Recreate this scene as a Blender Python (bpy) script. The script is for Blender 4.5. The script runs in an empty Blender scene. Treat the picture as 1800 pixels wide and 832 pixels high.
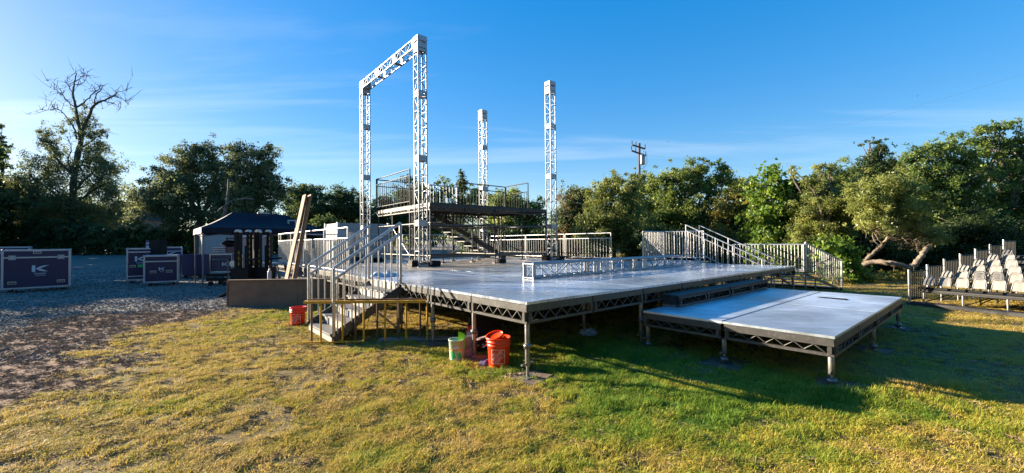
import bpy, bmesh, math, random
import numpy as np
from mathutils import Matrix, Vector
R = math.radians
rng = np.random.default_rng(7)
random.seed(7)
scene = bpy.context.scene
COL = scene.collection

# ------------------------------------------------------------------ camera, sky, sun, exposure
F_PX, CX, CY, EYE = 727.0, 900.0, 416.0, 1.65
ROLL, PITCH = R(0.5244), R(0.8187)
fw = Vector((0, math.cos(PITCH), math.sin(PITCH)))
up0 = Vector((0, -math.sin(PITCH), math.cos(PITCH)))
rt0 = Vector((1, 0, 0))
rt = math.cos(ROLL) * rt0 - math.sin(ROLL) * up0
up = math.sin(ROLL) * rt0 + math.cos(ROLL) * up0
cam_data = bpy.data.cameras.new('camera')
cam_data.sensor_width = 36.0
cam_data.lens = 36.0 * F_PX / 1800.0
cam_data.clip_start, cam_data.clip_end = 0.05, 3000
cam = bpy.data.objects.new('camera', cam_data)
COL.objects.link(cam)
m = Matrix.Identity(4)
for i in range(3):
    m[i][0], m[i][1], m[i][2] = rt[i], up[i], -fw[i]
m[2][3] = EYE
cam.matrix_world = m
scene.camera = cam

SUN_AZ = R(-69.6)      # measured from +Y, negative is left of the view
SUN_EL = R(15.2)
sun_dir = Vector((math.sin(SUN_AZ) * math.cos(SUN_EL), math.cos(SUN_AZ) * math.cos(SUN_EL), math.sin(SUN_EL)))
sd = bpy.data.lights.new('sun', 'SUN')
sd.energy, sd.angle, sd.color = 5.0, R(0.5), (1.0, 0.86, 0.66)
sun = bpy.data.objects.new('sun', sd)
COL.objects.link(sun)
sun.rotation_euler = sun_dir.to_track_quat('Z', 'Y').to_euler()

world = bpy.data.worlds.new('World')
scene.world = world
world.use_nodes = True
wn, wl = world.node_tree.nodes, world.node_tree.links
wn.clear()
sky = wn.new('ShaderNodeTexSky')
sky.sky_type = 'NISHITA'
sky.sun_disc = False
sky.sun_elevation = SUN_EL
sky.sun_rotation = SUN_AZ
sky.air_density, sky.dust_density, sky.ozone_density = 1.0, 0.25, 3.0
hs = wn.new('ShaderNodeHueSaturation')
hs.inputs['Saturation'].default_value = 2.25
hs.inputs['Hue'].default_value = 0.514
ga = wn.new('ShaderNodeGamma'); ga.inputs['Gamma'].default_value = 0.45     # evens the sky out as the photograph's wide exposure does
sc0 = wn.new('ShaderNodeVectorMath'); sc0.operation = 'SCALE'; sc0.inputs['Scale'].default_value = 2.3
wl.new(sky.outputs[0], ga.inputs['Color']); wl.new(ga.outputs[0], sc0.inputs[0]); wl.new(sc0.outputs[0], hs.inputs['Color'])
tc = wn.new('ShaderNodeTexCoord')
sep = wn.new('ShaderNodeSeparateXYZ')
wl.new(tc.outputs['Generated'], sep.inputs[0])
# thin cirrus: the direction projected on a flat layer high above, noise drawn out along one heading
zc = wn.new('ShaderNodeMath'); zc.operation = 'MAXIMUM'; zc.inputs[1].default_value = 0.03
wl.new(sep.outputs[2], zc.inputs[0])
dv = wn.new('ShaderNodeVectorMath'); dv.operation = 'DIVIDE'
cz = wn.new('ShaderNodeCombineXYZ')
for k in range(3): wl.new(zc.outputs[0], cz.inputs[k])
wl.new(tc.outputs['Generated'], dv.inputs[0]); wl.new(cz.outputs[0], dv.inputs[1])
mp = wn.new('ShaderNodeMapping')
mp.inputs['Rotation'].default_value = (0, 0, R(-28))
mp.inputs['Scale'].default_value = (0.16, 0.62, 1)
mp.inputs['Location'].default_value = (1.7, 0.9, 0)
wl.new(dv.outputs[0], mp.inputs[0])
cn = wn.new('ShaderNodeTexNoise')
cn.inputs['Scale'].default_value = 1.0; cn.inputs['Detail'].default_value = 7; cn.inputs['Roughness'].default_value = 0.55
cn.inputs['Distortion'].default_value = 0.5
wl.new(mp.outputs[0], cn.inputs['Vector'])
cr = wn.new('ShaderNodeMapRange')
cr.inputs['From Min'].default_value = 0.54; cr.inputs['From Max'].default_value = 0.86
cr.inputs['To Max'].default_value = 0.34
wl.new(cn.outputs['Fac'], cr.inputs['Value'])
hz = wn.new('ShaderNodeMapRange'); hz.inputs['From Min'].default_value = 0.05; hz.inputs['From Max'].default_value = 0.22
wl.new(sep.outputs[2], hz.inputs['Value'])
cf = wn.new('ShaderNodeMath'); cf.operation = 'MULTIPLY'
wl.new(cr.outputs[0], cf.inputs[0]); wl.new(hz.outputs[0], cf.inputs[1])
cm = wn.new('ShaderNodeMixRGB'); cm.blend_type = 'MIX'
wl.new(cf.outputs[0], cm.inputs['Fac'])
bw = wn.new('ShaderNodeRGBToBW'); wl.new(sc0.outputs[0], bw.inputs[0])
bm_ = wn.new('ShaderNodeMath'); bm_.operation = 'MULTIPLY'; bm_.inputs[1].default_value = 1.75
wl.new(bw.outputs[0], bm_.inputs[0])
wl.new(hs.outputs[0], cm.inputs[1]); wl.new(bm_.outputs[0], cm.inputs[2])
bg = wn.new('ShaderNodeBackground'); bg.inputs['Strength'].default_value = 0.06
wo = wn.new('ShaderNodeOutputWorld')
wl.new(cm.outputs[0], bg.inputs['Color']); wl.new(bg.outputs[0], wo.inputs['Surface'])
scene.view_settings.view_transform = 'Standard'
scene.view_settings.look = 'None'
scene.view_settings.exposure = 1.9
scene.view_settings.gamma = 1.0
scene.view_settings.use_curve_mapping = False
scene.render.engine = 'CYCLES'
scene.cycles.max_bounces = 5
scene.cycles.diffuse_bounces = 2
scene.cycles.transparent_max_bounces = 6
scene.cycles.caustics_reflective = False
scene.cycles.caustics_refractive = False

# ------------------------------------------------------------------ helpers
def ray(x, y):
    return fw + rt * ((x - CX) / F_PX) + up * ((CY - y) / F_PX)
def at(x, y, Y):
    d = ray(x, y)
    return Vector((0, 0, EYE)) + d * (Y / d.y)
def onz(x, y, z=0.0):
    d = ray(x, y)
    return Vector((0, 0, EYE)) + d * ((z - EYE) / d.z)
def sstep(e0, e1, x):
    t = np.clip((np.asarray(x, float) - e0) / (e1 - e0), 0, 1)
    return t * t * (3 - 2 * t)
def gz(x, y):
    return 0.9 * sstep(22, 42, y)
TH = R(40.15)
VA = Vector((math.cos(TH), math.sin(TH), 0))
UB = Vector((-math.sin(TH), math.cos(TH), 0))
C0 = Vector((0.171, 5.0, 0))
DZ = 0.926
def W(a, b, z=0.0):
    return C0 + VA * a + UB * b + Vector((0, 0, z))
ROT = Matrix.Rotation(TH, 4, 'Z')

WM = {}
def link(o, parent=None, world=Matrix.Identity(4)):
    COL.objects.link(o)
    if parent is not None:
        o.parent = parent
        o.matrix_parent_inverse = WM[parent.name].inverted_safe()
    o.matrix_basis = world
    WM[o.name] = world.copy()
    return o
def tag(o, label=None, cat=None, group=None, kind=None):
    if label: o['label'] = label
    if cat: o['category'] = cat
    if group: o['group'] = group
    if kind: o['kind'] = kind
    return o
def thing(name, label, cat, loc, group=None):
    o = bpy.data.objects.new(name, None)
    o.empty_display_size = 0.2
    link(o, None, Matrix.Translation(Vector(loc)))
    return tag(o, label, cat, group)
MESH = {}
def unit(shape, mat, key=None):
    k = (shape, mat.name)
    if k in MESH: return MESH[k]
    bm = bmesh.new()
    if shape == 'box':
        bmesh.ops.create_cube(bm, size=1.0)
    elif shape == 'plank':
        bmesh.ops.create_cube(bm, size=1.0)
    elif shape == 'cyl':
        bmesh.ops.create_cone(bm, cap_ends=True, segments=8, radius1=0.5, radius2=0.5, depth=1.0)
        for f in bm.faces: f.smooth = len(f.verts) == 4
    elif shape == 'cyl16':
        bmesh.ops.create_cone(bm, cap_ends=True, segments=16, radius1=0.5, radius2=0.5, depth=1.0)
        for f in bm.faces: f.smooth = len(f.verts) == 4
    me = bpy.data.meshes.new(shape)
    bm.to_mesh(me); bm.free()
    me.materials.append(mat)
    MESH[k] = me
    return me
def frame(p0, p1, side=None):
    z = (p1 - p0).normalized()
    s = side if side is not None else (Vector((0, 0, 1)) if abs(z.z) < 0.95 else VA)
    x = s.cross(z)
    if x.length < 1e-5: x = Vector((1, 0, 0))
    x.normalize()
    y = z.cross(x)
    m = Matrix.Identity(4)
    mid = (p0 + p1) / 2
    for i in range(3):
        m[i][0], m[i][1], m[i][2], m[i][3] = x[i], y[i], z[i], mid[i]
    return m
def bar(name, parent, mat, p0, p1, w, h=None, shape='cyl', side=None):
    p0, p1 = Vector(p0), Vector(p1)
    o = bpy.data.objects.new(name, unit(shape, mat))
    return link(o, parent, frame(p0, p1, side) @ Matrix.Diagonal((w, h or w, (p1 - p0).length, 1)))
def sbar(name, parent, mat, p0, p1, w, h=None, side=None):
    return bar(name, parent, mat, p0, p1, w, h, 'box', side)
def box(name, parent, mat, c, size, rot=ROT):
    o = bpy.data.objects.new(name, unit('box', mat))
    return link(o, parent, Matrix.Translation(Vector(c)) @ rot @ Matrix.Diagonal((*size, 1)))
def abox(name, parent, mat, a0, a1, b0, b1, z0, z1):
    return box(name, parent, mat, W((a0 + a1) / 2, (b0 + b1) / 2, (z0 + z1) / 2), (a1 - a0, b1 - b0, z1 - z0))
def mesh_obj(name, verts, faces, mat, parent=None, world=Matrix.Identity(4), smooth=False):
    me = bpy.data.meshes.new(name)
    me.from_pydata([tuple(v) for v in verts], [], faces)
    if smooth:
        me.polygons.foreach_set('use_smooth', [True] * len(me.polygons))
    me.materials.append(mat)
    me.update()
    return link(bpy.data.objects.new(name, me), parent, world)
def bm_obj(name, bm, mat, parent=None, world=Matrix.Identity(4)):
    me = bpy.data.meshes.new(name)
    bm.to_mesh(me); bm.free()
    me.materials.append(mat)
    return link(bpy.data.objects.new(name, me), parent, world)
def bevbox(name, parent, mat, c, size, bev=0.015, rot=ROT):
    bm = bmesh.new()
    bmesh.ops.create_cube(bm, size=1.0, matrix=Matrix.Diagonal((*size, 1)))
    bmesh.ops.bevel(bm, geom=bm.edges[:], offset=bev, segments=2, affect='EDGES')
    return bm_obj(name, bm, mat, parent, Matrix.Translation(Vector(c)) @ rot)
def lathe(name, parent, mat, prof, loc, seg=28, caps=(False, False), smooth=True):
    vs, fs = [], []
    n = len(prof)
    for r, z in prof:
        for k in range(seg):
            t = 2 * math.pi * k / seg
            vs.append((r * math.cos(t), r * math.sin(t), z))
    for i in range(n - 1):
        for k in range(seg):
            k2 = (k + 1) % seg
            fs.append((i * seg + k, i * seg + k2, (i + 1) * seg + k2, (i + 1) * seg + k))
    if caps[0]: fs.append(tuple(range(seg))[::-1])
    if caps[1]: fs.append(tuple(range((n - 1) * seg, n * seg)))
    return mesh_obj(name, vs, fs, mat, parent, Matrix.Translation(Vector(loc)), smooth)
def tube_mesh(paths, seg=7):
    """paths: list of [(Vector, radius), ...] -> verts, faces"""
    vs, fs = [], []
    for path in paths:
        base = len(vs)
        n = len(path)
        for i, (p, r) in enumerate(path):
            d = (path[min(i + 1, n - 1)][0] - path[max(i - 1, 0)][0])
            d = d.normalized() if d.length > 1e-6 else Vector((0, 0, 1))
            x = d.orthogonal().normalized() if i == 0 else (x - d * x.dot(d)).normalized()
            y = d.cross(x)
            for k in range(seg):
                t = 2 * math.pi * k / seg
                vs.append(p + (x * math.cos(t) + y * math.sin(t)) * r)
        for i in range(n - 1):
            for k in range(seg):
                k2 = (k + 1) % seg
                fs.append((base + i * seg + k, base + i * seg + k2, base + (i + 1) * seg + k2, base + (i + 1) * seg + k))
        fs.append(tuple(base + (n - 1) * seg + k for k in range(seg)))
        fs.append(tuple(base + k for k in range(seg))[::-1])
    return vs, fs
def text_mesh(body, size):
    cu = bpy.data.curves.new('txt', 'FONT')
    cu.body = body; cu.size = size; cu.align_x = 'CENTER'; cu.align_y = 'CENTER'
    cu.resolution_u = 2
    o = bpy.data.objects.new('txt', cu)
    COL.objects.link(o)
    bpy.context.view_layer.update()
    me = bpy.data.meshes.new_from_object(o.evaluated_get(bpy.context.evaluated_depsgraph_get()))
    bpy.data.objects.remove(o); bpy.data.curves.remove(cu)
    vs = [v.co.copy() for v in me.vertices]; fs = [tuple(p.vertices) for p in me.polygons]
    bpy.data.meshes.remove(me)
    return vs, fs

# ------------------------------------------------------------------ materials
def new_mat(name):
    mt = bpy.data.materials.new(name); mt.use_nodes = True
    return mt, mt.node_tree.nodes, mt.node_tree.links, mt.node_tree.nodes['Principled BSDF']
def mat(name, col, rough=0.5, metal=0.0, var=0.12, scale=8.0, bump=0.0, spec=0.5, wear=None, objvar=0.0, rvar=0.1):
    """plain painted or bare surface with blotchy tone, uneven gloss and optional wear colour"""
    mt, n, l, p = new_mat(name)
    tcn = n.new('ShaderNodeTexCoord')
    geo = n.new('ShaderNodeNewGeometry')
    no = n.new('ShaderNodeTexNoise'); no.inputs['Scale'].default_value = scale; no.inputs['Detail'].default_value = 6
    no.inputs['Roughness'].default_value = 0.65
    l.new(geo.outputs['Position'], no.inputs['Vector'])
    mr = n.new('ShaderNodeMapRange')
    mr.inputs['From Min'].default_value = 0.3; mr.inputs['From Max'].default_value = 0.7
    mr.inputs['To Min'].default_value = 1 - var; mr.inputs['To Max'].default_value = 1 + var
    l.new(no.outputs['Fac'], mr.inputs['Value'])
    src = mr.outputs[0]
    if objvar:
        oi = n.new('ShaderNodeObjectInfo')
        m2 = n.new('ShaderNodeMapRange'); m2.inputs['To Min'].default_value = 1 - objvar; m2.inputs['To Max'].default_value = 1 + objvar
        l.new(oi.outputs['Random'], m2.inputs['Value'])
        mu = n.new('ShaderNodeMath'); mu.operation = 'MULTIPLY'
        l.new(src, mu.inputs[0]); l.new(m2.outputs[0], mu.inputs[1]); src = mu.outputs[0]
    mx = n.new('ShaderNodeVectorMath'); mx.operation = 'SCALE'
    mx.inputs[0].default_value = col[:3]
    l.new(src, mx.inputs['Scale'])
    out = mx.outputs[0]
    if wear:
        n2 = n.new('ShaderNodeTexNoise'); n2.inputs['Scale'].default_value = scale * 2.7; n2.inputs['Detail'].default_value = 8
        l.new(geo.outputs['Position'], n2.inputs['Vector'])
        r2 = n.new('ShaderNodeMapRange'); r2.inputs['From Min'].default_value = 0.56; r2.inputs['From Max'].default_value = 0.68
        r2.inputs['To Max'].default_value = 0.75
        l.new(n2.outputs['Fac'], r2.inputs['Value'])
        mix = n.new('ShaderNodeMixRGB'); l.new(r2.outputs[0], mix.inputs['Fac'])
        l.new(out, mix.inputs[1]); mix.inputs[2].default_value = (*wear, 1)
        out = mix.outputs[0]
    l.new(out, p.inputs['Base Color'])
    rr = n.new('ShaderNodeMapRange'); rr.inputs['To Min'].default_value = max(0.03, rough - rvar); rr.inputs['To Max'].default_value = min(1, rough + rvar)
    l.new(no.outputs['Fac'], rr.inputs['Value']); l.new(rr.outputs[0], p.inputs['Roughness'])
    p.inputs['Metallic'].default_value = metal
    p.inputs['Specular IOR Level'].default_value = spec
    if bump:
        b = n.new('ShaderNodeBump'); b.inputs['Strength'].default_value = bump; b.inputs['Distance'].default_value = 0.01
        l.new(no.outputs['Fac'], b.inputs['Height']); l.new(b.outputs[0], p.inputs['Normal'])
    return mt
M = {}
M['alu'] = mat('aluminium_truss', (0.31, 0.32, 0.335), 0.44, 0.75, 0.18, 14, wear=(0.24, 0.245, 0.25))
M['plate'] = mat('aluminium_plate', (0.36, 0.36, 0.37), 0.48, 0.65, 0.18, 10, wear=(0.26, 0.26, 0.26))
M['galv'] = mat('galvanised_rail', (0.46, 0.455, 0.45), 0.42, 0.8, 0.18, 18, wear=(0.22, 0.215, 0.20))
M['stagegrey'] = mat('grey_stage_frame', (0.075, 0.071, 0.066), 0.48, 0.35, 0.18, 9, wear=(0.14, 0.13, 0.12))
M['riserdark'] = mat('dark_riser_steel', (0.035, 0.033, 0.032), 0.5, 0.3, 0.2, 9, wear=(0.09, 0.085, 0.08))
M['darkrail'] = mat('dark_rail', (0.020, 0.0195, 0.019), 0.55, 0.0, 0.2, 12, spec=0.3)
M['leg'] = mat('stage_leg', (0.26, 0.25, 0.235), 0.45, 0.7, 0.18, 12, wear=(0.12, 0.11, 0.095))
M['yellow'] = mat('yellow_paint', (0.6, 0.31, 0.02), 0.5, 0.0, 0.15, 12, wear=(0.30, 0.15, 0.04))
M['russet'] = mat('shaded_bar_brown', (0.13, 0.075, 0.04), 0.75, 0.1, 0.3, 16)  # shade on the barrier's rear bars, put into a brown colour
M['black'] = mat('black_plastic', (0.007, 0.007, 0.0075), 0.6, 0.0, 0.2, 10, spec=0.2)
M['rubber'] = mat('black_rubber', (0.012, 0.012, 0.012), 0.8, 0.0, 0.2, 10)
M['wood'] = mat('plank_wood', (0.27, 0.122, 0.045), 0.75, 0.0, 0.2, 5, 0.3)
M['ply'] = mat('worn_plywood', (0.16, 0.11, 0.075), 0.85, 0.0, 0.3, 7, 0.3)
M['wall'] = mat('brown_wall', (0.2, 0.132, 0.085), 0.9, 0.0, 0.2, 3.5, 0.3, objvar=0.03)
M['orange'] = mat('orange_plastic', (0.85, 0.055, 0.006), 0.38, 0.0, 0.06, 6)
M['red'] = mat('red_plastic', (0.85, 0.03, 0.008), 0.42, 0.0, 0.06, 6)
M['white'] = mat('white_paint', (0.42, 0.415, 0.4), 0.5, 0.0, 0.06, 4)
M['print'] = mat('white_print', (0.62, 0.57, 0.56), 0.6, 0.0, 0.1, 30)
M['mint'] = mat('pale_green_tub', (0.5, 0.58, 0.47), 0.45, 0.0, 0.25, 9)
M['greenprint'] = mat('green_print', (0.05, 0.48, 0.13), 0.5, 0.0, 0.15, 9)
M['lime'] = mat('lime_plastic', (0.2, 0.62, 0.015), 0.4, 0.0, 0.05, 9)
M['pink'] = mat('pale_pink_board', (0.32, 0.22, 0.22), 0.7, 0.0, 0.15, 9)
M['case'] = mat('case_laminate', (0.011, 0.011, 0.055), 0.42, 0.0, 0.2, 5)
M['case2'] = mat('case_laminate_blue', (0.014, 0.013, 0.075), 0.45, 0.0, 0.2, 5)
M['edge'] = mat('case_edge_aluminium', (0.42, 0.43, 0.46), 0.38, 0.5, 0.12, 14)
M['caselid'] = mat('case_lid_pale', (0.42, 0.44, 0.5), 0.4, 0.1, 0.1, 6)
M['tent'] = mat('dark_tent_cloth', (0.014, 0.014, 0.024), 0.8, 0.0, 0.2, 3, 0.2, spec=0.25)
M['tentend'] = mat('sunlit_tent_cloth', (0.38, 0.33, 0.32), 0.8, 0.0, 0.1, 4, 0.2)  # sunlight on the tent's left end, put into a paler cloth colour
M['container'] = mat('white_container', (0.3, 0.3, 0.29), 0.55, 0.0, 0.05, 2.5)
M['tread'] = mat('grey_tread', (0.16, 0.15, 0.14), 0.65, 0.0, 0.16, 9, 0.2)
M['riser'] = mat('pale_step_riser', (0.33, 0.31, 0.27), 0.65, 0.0, 0.12, 9)
M['pad'] = mat('beige_pad', (0.22, 0.205, 0.18), 0.7, 0.0, 0.08, 14, objvar=0.08)
M['chairtube'] = mat('pale_chair_tube', (0.15, 0.147, 0.143), 0.4, 0.4, 0.1, 14)
M['bench'] = mat('bench_grey', (0.03, 0.029, 0.028), 0.6, 0.2, 0.2, 10)
M['greentape'] = mat('green_tape', (0.03, 0.52, 0.10), 0.5, 0, 0.05, 9)
M['cloth'] = mat('white_cloth', (0.5, 0.52, 0.56), 0.85, 0, 0.08, 9)
M['bag'] = mat('pale_blue_plastic', (0.35, 0.46, 0.56), 0.4, 0, 0.2, 14)
M['purple'] = mat('purple_cloth', (0.06, 0.04, 0.12), 0.85, 0, 0.2, 14)
M['darkred'] = mat('dark_red', (0.30, 0.03, 0.025), 0.6, 0, 0.2, 14)
M['pole'] = mat('weathered_pole', (0.07, 0.047, 0.034), 0.85, 0, 0.25, 6)
M['roof'] = mat('dark_roof', (0.035, 0.028, 0.026), 0.9, 0, 0.2, 3)
M['bark'] = mat('grey_bark', (0.13, 0.105, 0.085), 0.9, 0, 0.3, 6, 0.6)
M['tanbark'] = mat('tan_bark', (0.2, 0.155, 0.115), 0.9, 0, 0.5, 9, 1.0)
M['darkbark'] = mat('dark_bark', (0.06, 0.05, 0.04), 0.9, 0, 0.3, 6, 0.6)
M['orangepaint'] = mat('orange_label', (0.70, 0.25, 0.02), 0.5, 0, 0.1, 9)
M['rope'] = mat('black_cable', (0.01, 0.01, 0.011), 0.6, 0, 0.1, 9)

def deck_mat(name, base, rough, wood, metal=0.0):
    """smooth dark coated plywood: film gloss, long scuffs, worn brown patches"""
    mt, n, l, p = new_mat(name)
    geo = n.new('ShaderNodeNewGeometry')
    oi = n.new('ShaderNodeObjectInfo')
    mp_ = n.new('ShaderNodeMapping'); mp_.inputs['Rotation'].default_value = (0, 0, -TH)
    mp_.inputs['Scale'].default_value = (0.8, 7, 1)
    l.new(geo.outputs['Position'], mp_.inputs[0])
    s = n.new('ShaderNodeTexNoise'); s.inputs['Scale'].default_value = 2.2; s.inputs['Detail'].default_value = 8; s.inputs['Roughness'].default_value = 0.7
    l.new(mp_.outputs[0], s.inputs['Vector'])
    b = n.new('ShaderNodeTexNoise'); b.inputs['Scale'].default_value = 0.7; b.inputs['Detail'].default_value = 5
    l.new(geo.outputs['Position'], b.inputs['Vector'])
    # scuff factor
    sc_ = n.new('ShaderNodeMapRange'); sc_.inputs['From Min'].default_value = 0.60; sc_.inputs['From Max'].default_value = 0.70
    l.new(s.outputs['Fac'], sc_.inputs['Value'])
    tone = n.new('ShaderNodeMapRange'); tone.inputs['To Min'].default_value = 0.86; tone.inputs['To Max'].default_value = 1.12
    l.new(oi.outputs['Random'], tone.inputs['Value'])
    blo = n.new('ShaderNodeMapRange'); blo.inputs['From Min'].default_value = 0.3; blo.inputs['From Max'].default_value = 0.7
    blo.inputs['To Min'].default_value = 0.82; blo.inputs['To Max'].default_value = 2.25
    l.new(b.outputs['Fac'], blo.inputs['Value'])
    mu = n.new('ShaderNodeMath'); mu.operation = 'MULTIPLY'; l.new(tone.outputs[0], mu.inputs[0]); l.new(blo.outputs[0], mu.inputs[1])
    vm = n.new('ShaderNodeVectorMath'); vm.operation = 'SCALE'; vm.inputs[0].default_value = base; l.new(mu.outputs[0], vm.inputs['Scale'])
    mx = n.new('ShaderNodeMixRGB'); l.new(sc_.outputs[0], mx.inputs['Fac']); l.new(vm.outputs[0], mx.inputs[1]); mx.inputs[2].default_value = (*wood, 1)
    d2 = n.new('ShaderNodeTexNoise'); d2.inputs['Scale'].default_value = 4.5; d2.inputs['Detail'].default_value = 10; d2.inputs['Roughness'].default_value = 0.75
    l.new(geo.outputs['Position'], d2.inputs['Vector'])
    dr = n.new('ShaderNodeMapRange'); dr.inputs['From Min'].default_value = 0.52; dr.inputs['From Max'].default_value = 0.72; dr.inputs['To Max'].default_value = 0.55
    l.new(d2.outputs['Fac'], dr.inputs['Value'])
    dm = n.new('ShaderNodeMixRGB'); l.new(dr.outputs[0], dm.inputs['Fac']); l.new(mx.outputs[0], dm.inputs[1]); dm.inputs[2].default_value = (wood[0] * 1.9, wood[1] * 1.75, wood[2] * 1.5, 1)
    l.new(dm.outputs[0], p.inputs['Base Color'])
    rr = n.new('ShaderNodeMapRange'); rr.inputs['To Min'].default_value = rough * 0.6; rr.inputs['To Max'].default_value = rough * 1.6
    rr.inputs['From Min'].default_value = 0.3; rr.inputs['From Max'].default_value = 0.7
    l.new(s.outputs['Fac'], rr.inputs['Value']); l.new(rr.outputs[0], p.inputs['Roughness'])
    p.inputs['Specular IOR Level'].default_value = 0.6
    p.inputs['Metallic'].default_value = metal
    p.inputs['Coat Weight'].default_value = 0.35
    p.inputs['Coat Roughness'].default_value = rough * 0.9
    bu = n.new('ShaderNodeBump'); bu.inputs['Strength'].default_value = 0.12; bu.inputs['Distance'].default_value = 0.004
    l.new(s.outputs['Fac'], bu.inputs['Height']); l.new(bu.outputs[0], p.inputs['Normal'])
    return mt
M['deck'] = deck_mat('coated_deck_panel', (0.33, 0.37, 0.43), 0.27, (0.13, 0.14, 0.155), 0.6)
M['deckold'] = deck_mat('worn_deck_panel', (0.24, 0.20, 0.16), 0.36, (0.09, 0.07, 0.055), 0.25)
M['platdeck'] = deck_mat('platform_panel', (0.39, 0.43, 0.48), 0.38, (0.17, 0.18, 0.19), 0.6)

def stripe_mat():
    mt, n, l, p = new_mat('hazard_stripes')
    geo = n.new('ShaderNodeNewGeometry'); sp = n.new('ShaderNodeSeparateXYZ'); l.new(geo.outputs['Position'], sp.inputs[0])
    ad = n.new('ShaderNodeMath'); ad.operation = 'ADD'; l.new(sp.outputs[0], ad.inputs[0]); l.new(sp.outputs[2], ad.inputs[1])
    mu = n.new('ShaderNodeMath'); mu.operation = 'MULTIPLY'; mu.inputs[1].default_value = 5.5; l.new(ad.outputs[0], mu.inputs[0])
    fr = n.new('ShaderNodeMath'); fr.operation = 'FRACT'; l.new(mu.outputs[0], fr.inputs[0])
    gt = n.new('ShaderNodeMath'); gt.operation = 'GREATER_THAN'; gt.inputs[1].default_value = 0.5; l.new(fr.outputs[0], gt.inputs[0])
    mx = n.new('ShaderNodeMixRGB'); l.new(gt.outputs[0], mx.inputs['Fac'])
    mx.inputs[1].default_value = (0.015, 0.015, 0.015, 1); mx.inputs[2].default_value = (0.40, 0.28, 0.03, 1)
    l.new(mx.outputs[0], p.inputs['Base Color']); p.inputs['Roughness'].default_value = 0.5
    return mt
M['hazard'] = stripe_mat()

def leaf_mat(name, dark, mid, light, trans=0.52):
    dark, mid, light = [tuple(min(.5, v * 1.55) for v in c) for c in (dark, mid, light)]
    mt = bpy.data.materials.new(name); mt.use_nodes = True
    n, l = mt.node_tree.nodes, mt.node_tree.links
    n.clear()
    at_ = n.new('ShaderNodeAttribute'); at_.attribute_name = 'tint'
    ra = n.new('ShaderNodeValToRGB')
    ra.color_ramp.elements[0].color = (*dark, 1); ra.color_ramp.elements[1].color = (*light, 1)
    e = ra.color_ramp.elements.new(0.5); e.color = (*mid, 1)
    l.new(at_.outputs['Fac'], ra.inputs['Fac'])
    d = n.new('ShaderNodeBsdfDiffuse'); l.new(ra.outputs[0], d.inputs['Color'])
    t = n.new('ShaderNodeBsdfTranslucent')
    hs_ = n.new('ShaderNodeHueSaturation'); hs_.inputs['Hue'].default_value = 0.485; hs_.inputs['Value'].default_value = 1.25
    l.new(ra.outputs[0], hs_.inputs['Color']); l.new(hs_.outputs[0], t.inputs['Color'])
    g = n.new('ShaderNodeBsdfGlossy'); g.inputs['Roughness'].default_value = 0.42; g.inputs['Color'].default_value = (0.6, 0.62, 0.6, 1)
    m1 = n.new('ShaderNodeMixShader'); m1.inputs[0].default_value = trans
    l.new(d.outputs[0], m1.inputs[1]); l.new(t.outputs[0], m1.inputs[2])
    m2 = n.new('ShaderNodeMixShader'); m2.inputs[0].default_value = 0.03
    l.new(m1.outputs[0], m2.inputs[1]); l.new(g.outputs[0], m2.inputs[2])
    o = n.new('ShaderNodeOutputMaterial'); l.new(m2.outputs[0], o.inputs['Surface'])
    return mt
LM = {}
LM['euc'] = leaf_mat('eucalyptus_leaves', (0.0420, 0.0560, 0.0224), (0.0770, 0.0980, 0.0392), (0.1680, 0.1750, 0.0700))
LM['dark'] = leaf_mat('dark_evergreen_leaves', (0.0210, 0.0360, 0.0120), (0.0420, 0.0674, 0.0210), (0.0900, 0.1200, 0.0330))
LM['oak'] = leaf_mat('oak_leaves', (0.0380, 0.0633, 0.0152), (0.0860, 0.1240, 0.0278), (0.2024, 0.2340, 0.0481))
LM['olive'] = leaf_mat('olive_leaves', (0.0658, 0.0860, 0.0228), (0.1328, 0.1581, 0.0405), (0.2404, 0.2530, 0.0696))
LM['ivy'] = leaf_mat('ivy_leaves', (0.035, 0.075, 0.010), (0.075, 0.140, 0.018), (0.17, 0.22, 0.03))
LM['yellow'] = leaf_mat('yellowing_leaves', (0.0660, 0.0715, 0.0165), (0.1320, 0.1320, 0.0275), (0.2420, 0.2090, 0.0440))
LM['brown'] = leaf_mat('dry_brown_leaves', (0.07, 0.045, 0.022), (0.15, 0.085, 0.040), (0.25, 0.15, 0.07))
LM['twig'] = leaf_mat('dry_twig_sprays', (0.06, 0.05, 0.03), (0.10, 0.085, 0.05), (0.16, 0.13, 0.08), 0.2)
LM['bright'] = leaf_mat('bright_green_leaves', (0.0288, 0.0552, 0.0144), (0.0660, 0.1104, 0.0240), (0.1800, 0.2160, 0.0456))

# ------------------------------------------------------------------ the ground
def vnoise(x, y, s, seed=0):
    r = np.random.default_rng(seed).random((64, 64))
    x = np.asarray(x) / s + 1000.0; y = np.asarray(y) / s + 1000.0
    xi, yi = np.floor(x).astype(int), np.floor(y).astype(int)
    fx, fy = x - xi, y - yi
    fx = fx * fx * (3 - 2 * fx); fy = fy * fy * (3 - 2 * fy)
    g = lambda i, j: r[i % 64, j % 64]
    return (g(xi, yi) * (1 - fx) + g(xi + 1, yi) * fx) * (1 - fy) + (g(xi, yi + 1) * (1 - fx) + g(xi + 1, yi + 1) * fx) * fy
def fbm(x, y, s, seed=0):
    return (vnoise(x, y, s, seed) * 0.5 + vnoise(x, y, s / 2.1, seed + 1) * 0.3 + vnoise(x, y, s / 4.3, seed + 2) * 0.2)
GD_Y = np.array([-30, 0, 4.0, 7.28, 9.16, 10.26, 10.36, 10.55, 11.0, 13, 60]); GD_X = np.array([-11.0, -9.5, -9.5, -9.6, -10.3, -10.0, -8.9, -7.5, -6.6, -5.6, -5.0])
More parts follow.
